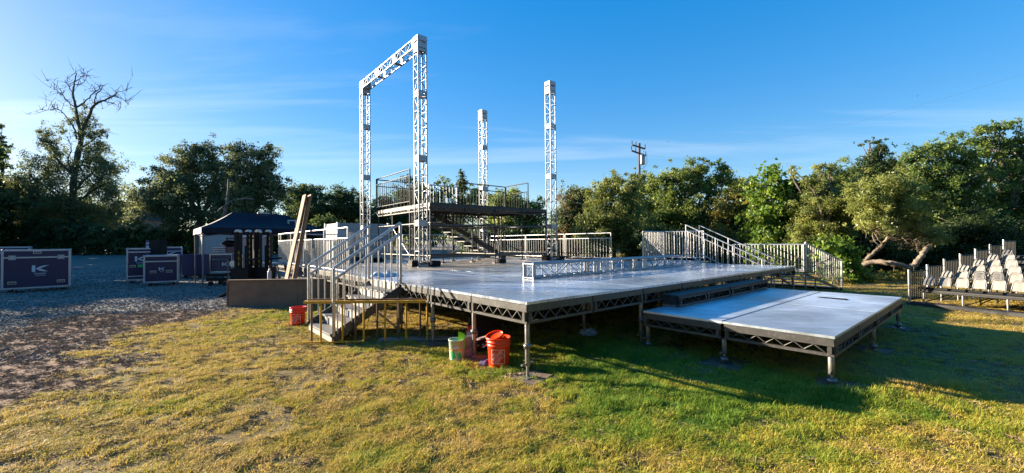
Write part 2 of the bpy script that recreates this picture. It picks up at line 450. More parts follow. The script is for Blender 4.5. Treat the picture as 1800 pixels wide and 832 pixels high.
DG_Y = np.array([-30, 0, 3.0, 4.72, 5.33, 6.45, 9.28, 10.16, 10.53, 11.2, 13, 60]); DG_X = np.array([-3.8, -4.0, -4.3, -4.95, -5.25, -5.9, -7.5, -7.4, -6.7, -6.0, -5.2, -5.0])
def zones(x, y):
    """gravel, dirt, lushness of the lawn at a point of the ground"""
    n1 = fbm(x, y, 1.3, 3) - 0.5
    n2 = fbm(x, y, 0.5, 9) - 0.5
    gx = np.interp(y, GD_Y, GD_X); dx = np.interp(y, DG_Y, DG_X)
    gravel = sstep(0.5, -0.5, x - gx + n1 * 1.6)
    dirt = sstep(0.5, -0.5, x - dx + n1 * 2.2 + n2 * 1.4)
    # greener near and under the stage front, drier towards the left foreground
    a = (x - C0.x) * VA.x + (y - C0.y) * VA.y; b = (x - C0.x) * UB.x + (y - C0.y) * UB.y
    lush = np.exp(-((a - 1.2) / 2.2) ** 2 - ((b + 0.6) / 2.6) ** 2) * 0.95 + np.exp(-((x + 5.2) / 1.5) ** 2 - ((y - 9.0) / 1.6) ** 2) * 0.8
    lush += np.exp(-((x - 3.2) / 2.6) ** 2 - ((y - 3.9) / 0.8) ** 2) * 0.45 + np.exp(-((x + 2.8) / 2.5) ** 2 - ((y - 6.6) / 0.7) ** 2) * 0.35
    lush = lush + (fbm(x, y, 1.1, 21) - 0.5) * 1.1 + (fbm(x, y, 0.35, 31) - 0.5) * 0.6 - 0.17
    return gravel, dirt, np.clip(lush, 0, 1)
def axis(fine0, fine1, step, far0, far1):
    a = list(np.arange(fine0, fine1 + 1e-6, step))
    s, x = step, fine1
    while x < far1: s *= 1.25; x += s; a.append(x)
    s, x = step, fine0
    while x > far0: s *= 1.25; x -= s; a.insert(0, x)
    return np.array(a)
gx_, gy_ = axis(-14, 16, 0.16, -500, 500), axis(1.5, 20, 0.16, -60, 700)
X, Y = np.meshgrid(gx_, gy_)
Zg = gz(X, Y) + ((fbm(X, Y, 0.9, 41) - 0.5) * 0.05 + (fbm(X, Y, 0.4, 43) - 0.5) * 0.016) * np.clip(1 - (np.hypot(X, Y) - 18) / 10, 0, 1)
nx, ny = len(gx_), len(gy_)
vs = np.stack([X.ravel(), Y.ravel(), Zg.ravel()], 1)
idx = np.arange(nx * ny).reshape(ny, nx)
fs = np.stack([idx[:-1, :-1].ravel(), idx[:-1, 1:].ravel(), idx[1:, 1:].ravel(), idx[1:, :-1].ravel()], 1)
def np_mesh(name, vs, fs, smooth=True):
    me = bpy.data.meshes.new(name)
    k = fs.shape[1]
    me.vertices.add(len(vs)); me.vertices.foreach_set('co', np.ascontiguousarray(vs, dtype=np.float32).ravel())
    me.loops.add(fs.size); me.loops.foreach_set('vertex_index', np.ascontiguousarray(fs, dtype=np.int32).ravel())
    me.polygons.add(len(fs)); me.polygons.foreach_set('loop_start', np.arange(0, fs.size, k, dtype=np.int32))
    me.update(calc_edges=True)
    if smooth: me.polygons.foreach_set('use_smooth', np.ones(len(fs), dtype=bool))
    return me
gme = np_mesh('ground', vs, fs)
zr, zg_, zb = zones(vs[:, 0], vs[:, 1])
ca = gme.color_attributes.new('zone', 'FLOAT_COLOR', 'POINT')
ca.data.foreach_set('color', np.stack([zr, zg_, zb, np.ones_like(zr)], 1).astype(np.float32).ravel())
def ground_mat():
    mt, n, l, p = new_mat('lawn_dirt_gravel')
    at_ = n.new('ShaderNodeAttribute'); at_.attribute_name = 'zone'
    sp = n.new('ShaderNodeSeparateColor'); l.new(at_.outputs['Color'], sp.inputs[0])
    geo = n.new('ShaderNodeNewGeometry')
    def noise(scale, det=6, rough=0.6):
        t = n.new('ShaderNodeTexNoise'); t.inputs['Scale'].default_value = scale; t.inputs['Detail'].default_value = det; t.inputs['Roughness'].default_value = rough
        l.new(geo.outputs['Position'], t.inputs['Vector']); return t.outputs['Fac']
    def ramp(fac, stops):
        r = n.new('ShaderNodeValToRGB')
        r.color_ramp.elements[0].position, r.color_ramp.elements[0].color = stops[0][0], (*stops[0][1], 1)
        r.color_ramp.elements[1].position, r.color_ramp.elements[1].color = stops[-1][0], (*stops[-1][1], 1)
        for s, c in stops[1:-1]:
            e = r.color_ramp.elements.new(s); e.color = (*c, 1)
        l.new(fac, r.inputs['Fac']); return r.outputs[0]
    def mix(f, a, b):
        m_ = n.new('ShaderNodeMixRGB'); l.new(f, m_.inputs['Fac']); l.new(a, m_.inputs[1]); l.new(b, m_.inputs[2]); return m_.outputs[0]
    nf = noise(38, 8, 0.75)
    dry = ramp(nf, [(0.3, (0.085, 0.055, 0.026)), (0.5, (0.20, 0.14, 0.052)), (0.72, (0.36, 0.26, 0.09))])
    green = ramp(nf, [(0.3, (0.026, 0.030, 0.010)), (0.55, (0.060, 0.075, 0.018)), (0.75, (0.11, 0.12, 0.03))])
    dirt = ramp(noise(26, 9, 0.8), [(0.3, (0.10, 0.055, 0.036)), (0.5, (0.22, 0.13, 0.085)), (0.7, (0.36, 0.23, 0.15))])
    vo = n.new('ShaderNodeTexVoronoi'); vo.inputs['Scale'].default_value = 26; l.new(geo.outputs['Position'], vo.inputs['Vector'])
    stone = ramp(vo.outputs['Color'], [(0.0, (0.10, 0.092, 0.083)), (0.5, (0.18, 0.165, 0.145)), (1.0, (0.31, 0.29, 0.255))])
    gsoft = ramp(noise(1.2, 4), [(0.3, (0.13, 0.12, 0.105)), (0.7, (0.22, 0.20, 0.175))])
    m_ = n.new('ShaderNodeMixRGB'); m_.inputs['Fac'].default_value = 0.55; l.new(gsoft, m_.inputs[1]); l.new(stone, m_.inputs[2])
    c = mix(sp.outputs[2], dry, green)
    c = mix(sp.outputs[1], c, dirt)
    c = mix(sp.outputs[0], c, m_.outputs[0])
    l.new(c, p.inputs['Base Color'])
    p.inputs['Roughness'].default_value = 0.95; p.inputs['Specular IOR Level'].default_value = 0.15
    hgt = n.new('ShaderNodeMixRGB'); l.new(sp.outputs[0], hgt.inputs['Fac']); l.new(nf, hgt.inputs[1]); l.new(vo.outputs['Distance'], hgt.inputs[2])
    b = n.new('ShaderNodeBump'); b.inputs['Strength'].default_value = 0.5; b.inputs['Distance'].default_value = 0.018
    l.new(hgt.outputs[0], b.inputs['Height']); l.new(b.outputs[0], p.inputs['Normal'])
    return mt
gme.materials.append(ground_mat())
tag(link(bpy.data.objects.new('ground', gme)), 'dry lawn running into brown dirt and grey gravel yard', kind='structure')

# ------------------------------------------------------------------ scattered ground cover (grass, stones): one object each, copies of a few tufts
def scatter(name, label, cat, pts, rot, scl, tint, variants):
    me = bpy.data.meshes.new(name)
    me.vertices.add(len(pts)); me.vertices.foreach_set('co', pts.astype(np.float32).ravel())
    a = me.attributes.new('rot', 'FLOAT_VECTOR', 'POINT'); a.data.foreach_set('vector', rot.astype(np.float32).ravel())
    a = me.attributes.new('scl', 'FLOAT_VECTOR', 'POINT'); a.data.foreach_set('vector', scl.astype(np.float32).ravel())
    a = me.attributes.new('tint', 'FLOAT', 'POINT'); a.data.foreach_set('value', tint.astype(np.float32))
    a = me.attributes.new('kind_index', 'INT', 'POINT'); a.data.foreach_set('value', rng.integers(0, len(variants), len(pts)).astype(np.int32))
    c = bpy.data.collections.new(name + '_pieces')
    for k, v in enumerate(variants):
        c.objects.link(bpy.data.objects.new('piece_%02d' % k, v))
    ng = bpy.data.node_groups.new(name + '_scatter', 'GeometryNodeTree')
    ng.interface.new_socket('Geometry', in_out='INPUT', socket_type='NodeSocketGeometry')
    ng.interface.new_socket('Geometry', in_out='OUTPUT', socket_type='NodeSocketGeometry')
    n, l = ng.nodes, ng.links
    gi, go = n.new('NodeGroupInput'), n.new('NodeGroupOutput')
    ip = n.new('GeometryNodeInstanceOnPoints'); ip.inputs['Pick Instance'].default_value = True
    ci = n.new('GeometryNodeCollectionInfo'); ci.inputs['Collection'].default_value = c
    ci.inputs['Separate Children'].default_value = True; ci.inputs['Reset Children'].default_value = True
    def attr(nm, t):
        x = n.new('GeometryNodeInputNamedAttribute'); x.data_type = t; x.inputs['Name'].default_value = nm
        return x.outputs['Attribute']
    l.new(gi.outputs[0], ip.inputs['Points']); l.new(ci.outputs[0], ip.inputs['Instance'])
    l.new(attr('kind_index', 'INT'), ip.inputs['Instance Index'])
    l.new(attr('rot', 'FLOAT_VECTOR'), ip.inputs['Rotation']); l.new(attr('scl', 'FLOAT_VECTOR'), ip.inputs['Scale'])
    l.new(ip.outputs[0], go.inputs[0])
    o = link(bpy.data.objects.new(name, me))
    md = o.modifiers.new('scatter', 'NODES'); md.node_group = ng
    return tag(o, label, cat, kind='stuff')

def inst_mat(name, stops, trans=0.35, rough=0.6):
    mt = bpy.data.materials.new(name); mt.use_nodes = True
    n, l = mt.node_tree.nodes, mt.node_tree.links
    p = n['Principled BSDF']
    at_ = n.new('ShaderNodeAttribute'); at_.attribute_name = 'tint'; at_.attribute_type = 'INSTANCER'
    bl = n.new('ShaderNodeAttribute'); bl.attribute_name = 'blade'
    ad = n.new('ShaderNodeMath'); ad.operation = 'ADD'; l.new(at_.outputs['Fac'], ad.inputs[0]); l.new(bl.outputs['Fac'], ad.inputs[1])
    r = n.new('ShaderNodeValToRGB')
    r.color_ramp.elements[0].position, r.color_ramp.elements[0].color = stops[0][0], (*stops[0][1], 1)
    r.color_ramp.elements[1].position, r.color_ramp.elements[1].color = stops[-1][0], (*stops[-1][1], 1)
    for s, c in stops[1:-1]:
        e = r.color_ramp.elements.new(s); e.color = (*c, 1)
    l.new(ad.outputs[0], r.inputs['Fac'])
    l.new(r.outputs[0], p.inputs['Base Color']); p.inputs['Roughness'].default_value = rough
    p.inputs['Specular IOR Level'].default_value = 0.25
    if trans:
        t = n.new('ShaderNodeBsdfTranslucent'); l.new(r.outputs[0], t.inputs['Color'])
        mx = n.new('ShaderNodeMixShader'); mx.inputs[0].default_value = trans
        l.new(p.outputs[0], mx.inputs[1]); l.new(t.outputs[0], mx.inputs[2])
        l.new(mx.outputs[0], n['Material Output'].inputs['Surface'])
    return mt
GRASS = inst_mat('grass_blades', [(0.0, (0.60, 0.42, 0.15)), (0.22, (0.57, 0.42, 0.078)), (0.45, (0.45, 0.40, 0.05)), (0.72, (0.25, 0.34, 0.036)), (1.0, (0.11, 0.225, 0.024))])
def tuft(seed, nb=16, rad=0.05, h0=0.016, h1=0.048, lean=1.0, w=0.0024):
    r = np.random.default_rng(seed)
    vs, fs, bl = [], [], []
    for _ in range(nb):
        a, d = r.random() * 6.283, rad * math.sqrt(r.random())
        x, y = d * math.cos(a), d * math.sin(a)
        h = h0 + (h1 - h0) * r.random()
        t = r.random() * 6.283; le = lean * h * (0.3 + r.random())
        lx, ly = math.cos(t) * le, math.sin(t) * le
        wx, wy = -math.sin(t) * w, math.cos(t) * w
        k = len(vs)
        vs += [(x - wx, y - wy, -0.01), (x + wx, y + wy, -0.01), (x + lx * .35 - wx * .8, y + ly * .35 - wy * .8, h * .6), (x + lx * .35 + wx * .8, y + ly * .35 + wy * .8, h * .6), (x + lx, y + ly, h * (1.0 - 0.25 * r.random()))]
        fs += [(k, k + 1, k + 3, k + 2), (k + 2, k + 3, k + 4)]
        bl += [(r.random() - 0.5) * 0.34] * 5
    me = bpy.data.meshes.new('grass_tuft'); me.from_pydata(vs, [], fs); me.materials.append(GRASS)
    at_ = me.attributes.new('blade', 'FLOAT', 'POINT'); at_.data.foreach_set('value', np.array(bl, dtype=np.float32))
    me.update()
    return me
PA0_ = 2.33
tufts = [tuft(100 + k, lean=0.75 + 0.12 * k) for k in range(7)]
P = []
def fill(y0, y1, dens):
    area_w = 1.34 * y1 + 3.2
    n_ = int((y1 - y0) * 2 * area_w * dens)
    x = rng.uniform(-area_w, area_w, n_); y = rng.uniform(y0, y1, n_)
    k = (np.abs(x) < 1.33 * y + 0.6) | ((np.abs(x) < 1.33 * y + 3.2) & (rng.random(n_) < 0.4))
    P.append(np.stack([x[k], y[k]], 1))
fill(0.4, 2.3, 600); fill(2.3, 3.6, 1900); fill(3.6, 5.0, 1450); fill(5.0, 7.0, 900); fill(7.0, 10.0, 520); fill(10.0, 14.0, 200); fill(14, 22, 90)
P = np.concatenate(P)
g_, d_, l_ = zones(P[:, 0], P[:, 1])
bald = fbm(P[:, 0], P[:, 1], 0.45, 77)
keep = (rng.random(len(P)) > np.clip(d_ * 1.12 - 0.06, 0, 1)) & (g_ < 0.3) & (rng.random(len(P)) < 0.10 + 0.7 * l_ + sstep(0.38, 0.54, bald) * 0.85)
a_ = (P[:, 0] - C0.x) * VA.x + (P[:, 1] - C0.y) * VA.y; b_ = (P[:, 0] - C0.x) * UB.x + (P[:, 1] - C0.y) * UB.y
keep &= ~((a_ > 4.5) & (b_ > 5) & (a_ < 9.5) & (rng.random(len(P)) < 0.6))
for pa, pb_, ps_ in ((.08, .05, .27), (PA0_ + .08, -1.29, .28), (PA0_ + .13, -2.52, .28), (.08, 2.37, .25), (4.72, -2.45, .24), (7.03, -2.45, .24)):
    keep &= ~((np.abs(a_ - pa) < ps_) & (np.abs(b_ - pb_) < ps_) & (rng.random(len(P)) < .93))
P, l_ = P[keep], l_[keep]
hgt = (0.55 + 0.8 * l_ + rng.random(len(P)) * 0.35) * (0.5 + 0.75 * sstep(0.3, 0.7, fbm(P[:, 0], P[:, 1], 0.2, 61)))
tall = np.exp(-((P[:, 0] - 3.6) / 0.9) ** 2 - ((P[:, 1] - 4.35) / 0.22) ** 2) + np.exp(-((P[:, 0] - 4.7) / 0.5) ** 2 - ((P[:, 1] - 4.6) / 0.2) ** 2)
hgt += tall * 1.6 * rng.random(len(P))
wid = 0.8 + 0.5 * rng.random(len(P)) + (P[:, 1] > 7) * 0.4
pz = gz(P[:, 0], P[:, 1]) + (fbm(P[:, 0], P[:, 1], 0.9, 41) - 0.5) * 0.05 + (fbm(P[:, 0], P[:, 1], 0.4, 43) - 0.5) * 0.016
scatter('lawn_grass', 'short grass, straw coloured in front and greener beside the stage', 'grass',
        np.stack([P[:, 0], P[:, 1], pz], 1),
        np.stack([rng.normal(0, 0.12, len(P)), rng.normal(0, 0.12, len(P)), rng.random(len(P)) * 6.283], 1),
        np.stack([wid, wid, hgt], 1),
        np.clip(0.13 + 0.72 * l_ + rng.normal(0, 0.12, len(P)) + (fbm(P[:, 0], P[:, 1], 0.22, 55) - 0.5) * 0.5, 0, 1), tufts)
STONE = inst_mat('gravel_stones', [(0.0, (0.06, 0.057, 0.053)), (0.5, (0.14, 0.132, 0.12)), (1.0, (0.33, 0.31, 0.28))], 0, 0.8)
def pebble(seed):
    r = np.random.default_rng(seed)
    bm = bmesh.new(); bmesh.ops.create_icosphere(bm, subdivisions=1, radius=1)
    for v in bm.verts: v.co = v.co * (0.75 + 0.5 * r.random()); v.co.z *= 0.6
    me = bpy.data.meshes.new('pebble'); bm.to_mesh(me); bm.free(); me.materials.append(STONE)
    return me
n_ = 52000
yy = 6.0 + 22 * rng.random(n_) ** 1.7; xx = -5.2 - (1.3 * yy - 4.2) * rng.random(n_)
g_, d_, l_ = zones(xx, yy)
k = rng.random(n_) < np.clip(g_ * 1.05 + d_ * 0.10, 0, 1)
xx, yy = xx[k], yy[k]
s_ = (0.008 + 0.016 * rng.random(len(xx)) ** 2) * (0.8 + yy / 22)
scatter('gravel', 'loose grey gravel covering the shaded yard', 'gravel', np.stack([xx, yy, gz(xx, yy) + 0.006 + (fbm(xx, yy, 0.9, 41) - 0.5) * 0.05 + (fbm(xx, yy, 0.4, 43) - 0.5) * 0.016], 1),
        np.stack([rng.normal(0, 0.3, len(xx)), rng.normal(0, 0.3, len(xx)), rng.random(len(xx)) * 6.283], 1),
        np.stack([s_, s_, s_], 1), rng.random(len(xx)), [pebble(k) for k in range(4)])
# dead blades and clods on the dirt
STRAW = inst_mat('straw_litter', [(0.0, (0.20, 0.13, 0.085)), (0.5, (0.30, 0.205, 0.135)), (1.0, (0.44, 0.33, 0.22))], 0, 0.9)
def litter(seed):
    r = np.random.default_rng(seed); vs, fs = [], []
    for _ in range(9):
        a, t, L = r.random() * 6.28, r.random() * 6.28, 0.015 + 0.03 * r.random()
        x, y = 0.06 * math.cos(a) * r.random(), 0.06 * math.sin(a) * r.random()
        k = len(vs); dx, dy = math.cos(t) * L, math.sin(t) * L; wx, wy = -math.sin(t) * .003, math.cos(t) * .003
        vs += [(x - dx - wx, y - dy - wy, .004), (x - dx + wx, y - dy + wy, .004), (x + dx, y + dy, .006 + .02 * r.random()), (x, y, .016)]
        fs += [(k, k + 1, k + 2), (k, k + 3, k + 2)]
    me = bpy.data.meshes.new('litter'); me.from_pydata(vs, [], fs); me.materials.append(STRAW); me.update(); return me
n_ = 26000
yy = rng.uniform(2.6, 12, n_); xx = rng.uniform(-13, 8, n_)
g_, d_, l_ = zones(xx, yy)
k = (rng.random(n_) < np.clip(d_ * (1 - g_) + 0.25, 0, 1)) & (np.abs(xx) < 1.33 * yy + 0.5)
xx, yy = xx[k], yy[k]
scatter('straw_litter', 'dry straw scraps lying on the brown dirt', 'straw', np.stack([xx, yy, gz(xx, yy) + (fbm(xx, yy, 0.9, 41) - 0.5) * 0.05 + (fbm(xx, yy, 0.4, 43) - 0.5) * 0.016], 1),
        np.stack([xx * 0, xx * 0, rng.random(len(xx)) * 6.283], 1), np.ones((len(xx), 3)) * (0.8 + 0.6 * rng.random((len(xx), 1))), rng.random(len(xx)), [litter(k) for k in range(4)])

# ------------------------------------------------------------------ trees and shrubs
def leaves(lobes, leaf, seed, cover=3.6, clump=0.30, aspect=2.0, droop=0.0, shell=2.0):
    """lobes: (cx, cy, cz, rx, ry, rz, density, tint shift). Leaf-sized folded cards gathered in clumps through each lobe."""
    r = np.random.default_rng(seed)
    C, T, N = [], [], []
    for (x, y, z, rx, ry, rz, den, ts) in lobes:
        nl = int(2.9 * cover * max(den, .25) ** .8 * math.pi * rx * rz / (leaf * leaf / aspect) )
        cl = clump * (rx * rz) ** 0.5
        ncl = max(5, int(13 * den / (clump ** 2) * 0.22 * (ry / max(rx, .01)) ** .5) + 4)
        d = r.normal(size=(ncl, 3)); d /= np.linalg.norm(d, axis=1)[:, None]
        rad = r.random(ncl) ** (1 / shell) * (0.75 + 0.4 * r.random(ncl))
        spray = r.random(ncl) < 0.20
        rad = np.where(spray, 1.0 + 0.38 * r.random(ncl), rad)
        cc = d * rad[:, None] * np.array([rx, ry, rz])
        csz = cl * (0.42 + 0.75 * r.random(ncl)) * np.where(spray, 0.55, 1.0); ct = r.normal(0, 0.17, ncl) + ts
        wgt = csz ** 2; wgt /= wgt.sum()
        k = r.choice(ncl, nl, p=wgt)
        off = r.normal(size=(nl, 3)) * csz[k][:, None] * np.array([0.62, 0.62, 0.48])
        p = cc[k] + off
        p[:, 2] -= droop * np.abs(r.normal(size=nl)) * rz
        nrm = p / np.array([rx, ry, rz]) + r.normal(size=(nl, 3)) * 0.8 + np.array([0, 0, 0.25])
        C.append(p + np.array([x, y, z])); T.append(np.clip(0.5 + ct[k] + r.normal(0, 0.16, nl), 0, 1)); N.append(nrm)
    C, T, N = np.concatenate(C), np.concatenate(T), np.concatenate(N)
    N /= np.linalg.norm(N, axis=1)[:, None] + 1e-9
    n = len(C)
    ax = r.normal(size=(n, 3)); ax[:, 2] -= 0.35 + droop * 2
    ax -= N * (ax * N).sum(1)[:, None]; ax /= np.linalg.norm(ax, axis=1)[:, None] + 1e-9
    sd_ = np.cross(N, ax)
    L = leaf * (0.6 + 0.8 * r.random(n))[:, None]
    v = np.empty((n, 4, 3))
    v[:, 0] = C - ax * L * .5; v[:, 1] = C + sd_ * L * .5 / aspect - N * L * .08
    v[:, 2] = C + ax * L * .5; v[:, 3] = C - sd_ * L * .5 / aspect - N * L * .08
    f = np.arange(n * 4).reshape(n, 4)
    return v.reshape(-1, 3), f, np.repeat(T, 4)
def crown_obj(name, parent, lm, *a, **k):
    v, f, t = leaves(*a, **k)
    me = np_mesh(name, v, f, smooth=False)
    at_ = me.attributes.new('tint', 'FLOAT', 'POINT'); at_.data.foreach_set('value', t.astype(np.float32))
    me.materials.append(LM[lm])
    return link(bpy.data.objects.new(name, me), parent)
def bend(p, q, r0, r1, n=6, wob=0.1, seed=0):
    rr = random.Random(seed); L = (q - p).length; out = []
    o1 = Vector((rr.uniform(-1, 1), rr.uniform(-1, 1), rr.uniform(-.3, .6))) * wob * L
    for i in range(n):
        t = i / (n - 1)
        out.append((p.lerp(q, t) + o1 * math.sin(math.pi * t) + Vector((rr.uniform(-1, 1), rr.uniform(-1, 1), 0)) * wob * .12 * L * (0 < t < 1), r0 + (r1 - r0) * t))
    return out
def smooth_path(pts, n=5, wob=.02, seed=0):
    rr = random.Random(seed); out = []
    P4 = [pts[0]] + list(pts) + [pts[-1]]
    for i in range(1, len(P4) - 2):
        for k in range(n):
            t = k / n; a, b, c, d = [P4[i + j][0] for j in (-1, 0, 1, 2)]
            q = .5 * ((2 * b) + (c - a) * t + (2 * a - 5 * b + 4 * c - d) * t * t + (3 * b - a - 3 * c + d) * t ** 3)
            r = P4[i][1] * (1 - t) + P4[i + 1][1] * t
            out.append((q + Vector((rr.uniform(-1, 1), rr.uniform(-1, 1), rr.uniform(-1, 1))) * wob, r * rr.uniform(.86, 1.16)))
    out.append(pts[-1])
    return out
def px_lobes(lobes, Y, deep=1.0):
    out = []
    for lb in lobes:
        x, y, rx, ry = lb[:4]
        den = lb[4] if len(lb) > 4 else 1.0; ts = lb[5] if len(lb) > 5 else 0.0; dY = lb[6] if len(lb) > 6 else 0.0
        c = at(x, y, Y + dY); k = (Y + dY) / F_PX
        out.append((c.x, c.y, c.z, rx * k * 1.10, rx * k * deep * 1.10, ry * k * 1.10, den, ts))
    return out
def tree(name, label, cat, lobes, Y, lm, leaf=None, bx=None, tr=0.18, bark='bark', seed=1, group='trees around the field', cover=3.6, clump=0.30, deep=1.0, droop=0.0, extra=None, aspect=2.0, limbs=True, shell=2.0):
    L = px_lobes(lobes, Y, deep)
    leaf = leaf or 0.0052 * Y
    cx = np.mean([l[0] for l in L]) if bx is None else at(bx, 430, Y).x
    base = Vector((cx, Y, float(gz(cx, Y)) - 0.05))
    t = thing(name, label, cat, base, group)
    crown_obj('crown', t, lm, L, leaf, seed, cover, clump, aspect, droop, shell)
    if extra:
        for nm, lm2, lobes2, lf, cov in extra:
            crown_obj(nm, t, lm2, px_lobes(lobes2, Y, deep), lf, seed + 50, cov, clump, aspect, droop)
    zt = min(l[2] for l in L)
    fork = Vector((cx, Y, max(base.z + 0.6, zt)))
    paths = [bend(base, fork, tr, tr * .75, 5, .05, seed)]
    if limbs:
        for i, l in enumerate(L):
            q = Vector((l[0], l[1], l[2] + l[5] * .3))
            paths.append(bend(fork, q, tr * .55, tr * .12, 7, .12, seed + i))
            for j in range(3):
                rr = random.Random(seed * 31 + i * 7 + j)
                e = Vector((l[0] + rr.uniform(-.8, .8) * l[3], l[1] + rr.uniform(-.8, .8) * l[4], l[2] + rr.uniform(-.2, .95) * l[5]))
                paths.append(bend(fork.lerp(q, .65), e, tr * .22, tr * .05, 5, .12, seed + i * 5 + j))
    v, f = tube_mesh(paths, 6)
    mesh_obj('trunk', v, f, M[bark], t, smooth=True)
    return t

# left: the tall half bare tree
Y1 = 42
P_ = lambda x, y, d=0: at(x, y, Y1 + d)
big = thing('tall_tree', 'tall thinning tree at the left with bare twigs at its top', 'tree', (P_(128, 440).x, Y1, 0.85), 'trees around the field')
br = []
def limb(pts, r0, r1):
    n = len(pts); br.append([(P_(*p), .6 * (r0 + (r1 - r0) * i / (n - 1))) for i, p in enumerate(pts)])
def limb(pts, r0, r1):
    n = len(pts); br.append(smooth_path([(P_(*p), .55 * (r0 + (r1 - r0) * i / (n - 1))) for i, p in enumerate(pts)], 4, .04, n + len(br)))
limb([(126, 446), (128, 400), (128, 350), (131, 310), (137, 270), (143, 245), (148, 222)], .62, .30)
limb([(148, 222), (158, 200), (166, 185), (180, 178), (198, 170), (206, 162)], .28, .07)
limb([(143, 245), (138, 215), (133, 190), (128, 165), (131, 145), (135, 128)], .28, .06)
limb([(166, 185), (168, 168), (176, 160), (182, 150)], .12, .04)
limb([(198, 170), (210, 172), (218, 176), (226, 184)], .07, .02)
limb([(206, 162), (218, 160), (228, 156)], .06, .02)
limb([(180, 178), (200, 182), (212, 190)], .08, .02)
limb([(133, 190), (148, 180), (160, 168), (172, 158), (178, 148)], .16, .04)
limb([(128, 165), (120, 150), (118, 138)], .09, .02)
limb([(131, 145), (140, 138), (148, 130)], .08, .02)
limb([(135, 150), (146, 146), (152, 134)], .07, .02)
limb([(133, 190), (120, 180), (110, 168), (106, 155)], .12, .03)
limb([(110, 168), (104, 165), (98, 150)], .06, .02)
limb([(135, 245), (130, 225), (120, 210), (108, 196), (95, 190)], .15, .04)
limb([(108, 196), (98, 192), (80, 194), (70, 192)], .05, .02)
limb([(131, 310), (112, 292), (96, 275), (84, 262), (74, 246)], .22, .05)
limb([(131, 310), (120, 282), (126, 262), (118, 240)], .14, .04)
limb([(129, 340), (148, 318), (166, 300), (186, 285)], .22, .06)
limb([(129, 360), (158, 340), (182, 325), (204, 318)], .22, .06)
limb([(128, 370), (100, 345), (76, 325), (52, 310)], .24, .06)
limb([(140, 262), (158, 250), (172, 240), (186, 232)], .14, .04)
rr = random.Random(5)
nb0 = len(br)
for k in range(420):
    p = br[rr.randrange(1, nb0)] if k < 240 else br[rr.randrange(nb0, nb0 + 240)]; q = p[rr.randrange(1, len(p))]
    d = Vector((rr.uniform(-1, 1), rr.uniform(-.6, .6), rr.uniform(-.5, 1))) * rr.uniform(.5, 1.5)
    br.append([(q[0], .022), (q[0] + d * .5 + Vector((0, 0, rr.uniform(-.15, .25))), .014), (q[0] + d, .005)])
v, f = tube_mesh(br, 6)
mesh_obj('trunk', v, f, M['darkbark'], big, smooth=True)
lob = [(92, 256, 18, 26, .8), (80, 236, 12, 18, .6), (70, 296, 28, 30, .8), (40, 325, 34, 34, .8), (168, 255, 18, 28, .8), (186, 288, 26, 34, .9), (198, 335, 26, 40, .8), (165, 325, 28, 45, .6), (150, 285, 18, 34, .5),
       (112, 335, 34, 40, .6), (80, 345, 40, 40, .7), (152, 222, 14, 24, .6), (128, 202, 12, 22, .35), (148, 196, 10, 16, .3), (150, 375, 60, 30, .8), (60, 380, 60, 30, .9), (20, 350, 34, 40, .9), (205, 372, 24, 24, .7), (104, 290, 18, 32, .5), (176, 232, 12, 16, .4), (112, 226, 10, 14, .3)]
crown_obj('crown', big, 'euc', px_lobes(lob, Y1), .22, 11, 1.9, .24, 2.8, .12)
tree('conifer', 'sparse conifer tip cut by the left picture edge', 'tree', [(-4, 222, 9, 6, .8), (-4, 238, 13, 6, .8), (-3, 254, 16, 7, .8), (-2, 272, 18, 7, .9), (-2, 290, 22, 9, .9), (-4, 325, 26, 30, .9)], 44, 'dark', .22, bx=-4, seed=3, limbs=True, tr=.2, cover=3)
tree('dark_tree', 'dark leafy tree behind the hedge at the far left', 'tree', [(12, 352, 40, 28), (50, 362, 40, 24), (88, 368, 40, 22), (-15, 340, 34, 34)], 45, 'dark', .24, seed=4)
tree('dark_tree', 'dark leafy tree behind the hedge under the tall tree', 'tree', [(110, 372, 40, 20), (150, 378, 36, 18), (185, 380, 28, 16), (130, 360, 26, 20)], 46, 'dark', .24, seed=5)
# hedge, dark side towards us
def hedge(name, label, x0, x1, y0, y1, yb, Y, seed, lm='dark', n=9, leaf=.2, cover=4.2, group='hedges along the yard'):
    lobes = []
    for i in range(n):
        t = (i + .5) / n; x = x0 + (x1 - x0) * t; yt = y0 + (y1 - y0) * t + random.Random(seed + i).uniform(-5, 5)
        h = (yb - yt) / 2; w = (x1 - x0) / n
        lobes += [(x, yb - h * .55, w * .75, h * .62), (x + w * .3, yt + h * .7, w * .7, h * .7)]
    L = px_lobes(lobes, Y, 1.0)
    b = at((x0 + x1) / 2, 440, Y)
    t = thing(name, label, 'hedge', (b.x, Y, float(gz(b.x, Y))), group)
    crown_obj('foliage', t, lm, L, leaf, seed, cover, .3, 1.8)
    for i in range(n):
        x = x0 + (x1 - x0) * (i + .5) / n; g = at(x, 440, Y + .6)
        v, f = tube_mesh([bend(Vector((g.x, g.y, float(gz(g.x, g.y)) - .05)), at(x + 4, y0 + 25, Y + .6), .09, .03, 4, .1, i)], 5)
        mesh_obj('stem', v, f, M['darkbark'], t)
hedge('hedge', 'long dark clipped hedge behind the road cases at the left', -30, 170, 372, 388, 452, 40, 21)
hedge('hedge', 'dark hedge between the tall tree and the tent', 160, 345, 392, 398, 452, 39, 22)
hedge('hedge', 'dark hedge running behind the black tent', 340, 640, 392, 385, 450, 38, 23, n=12)
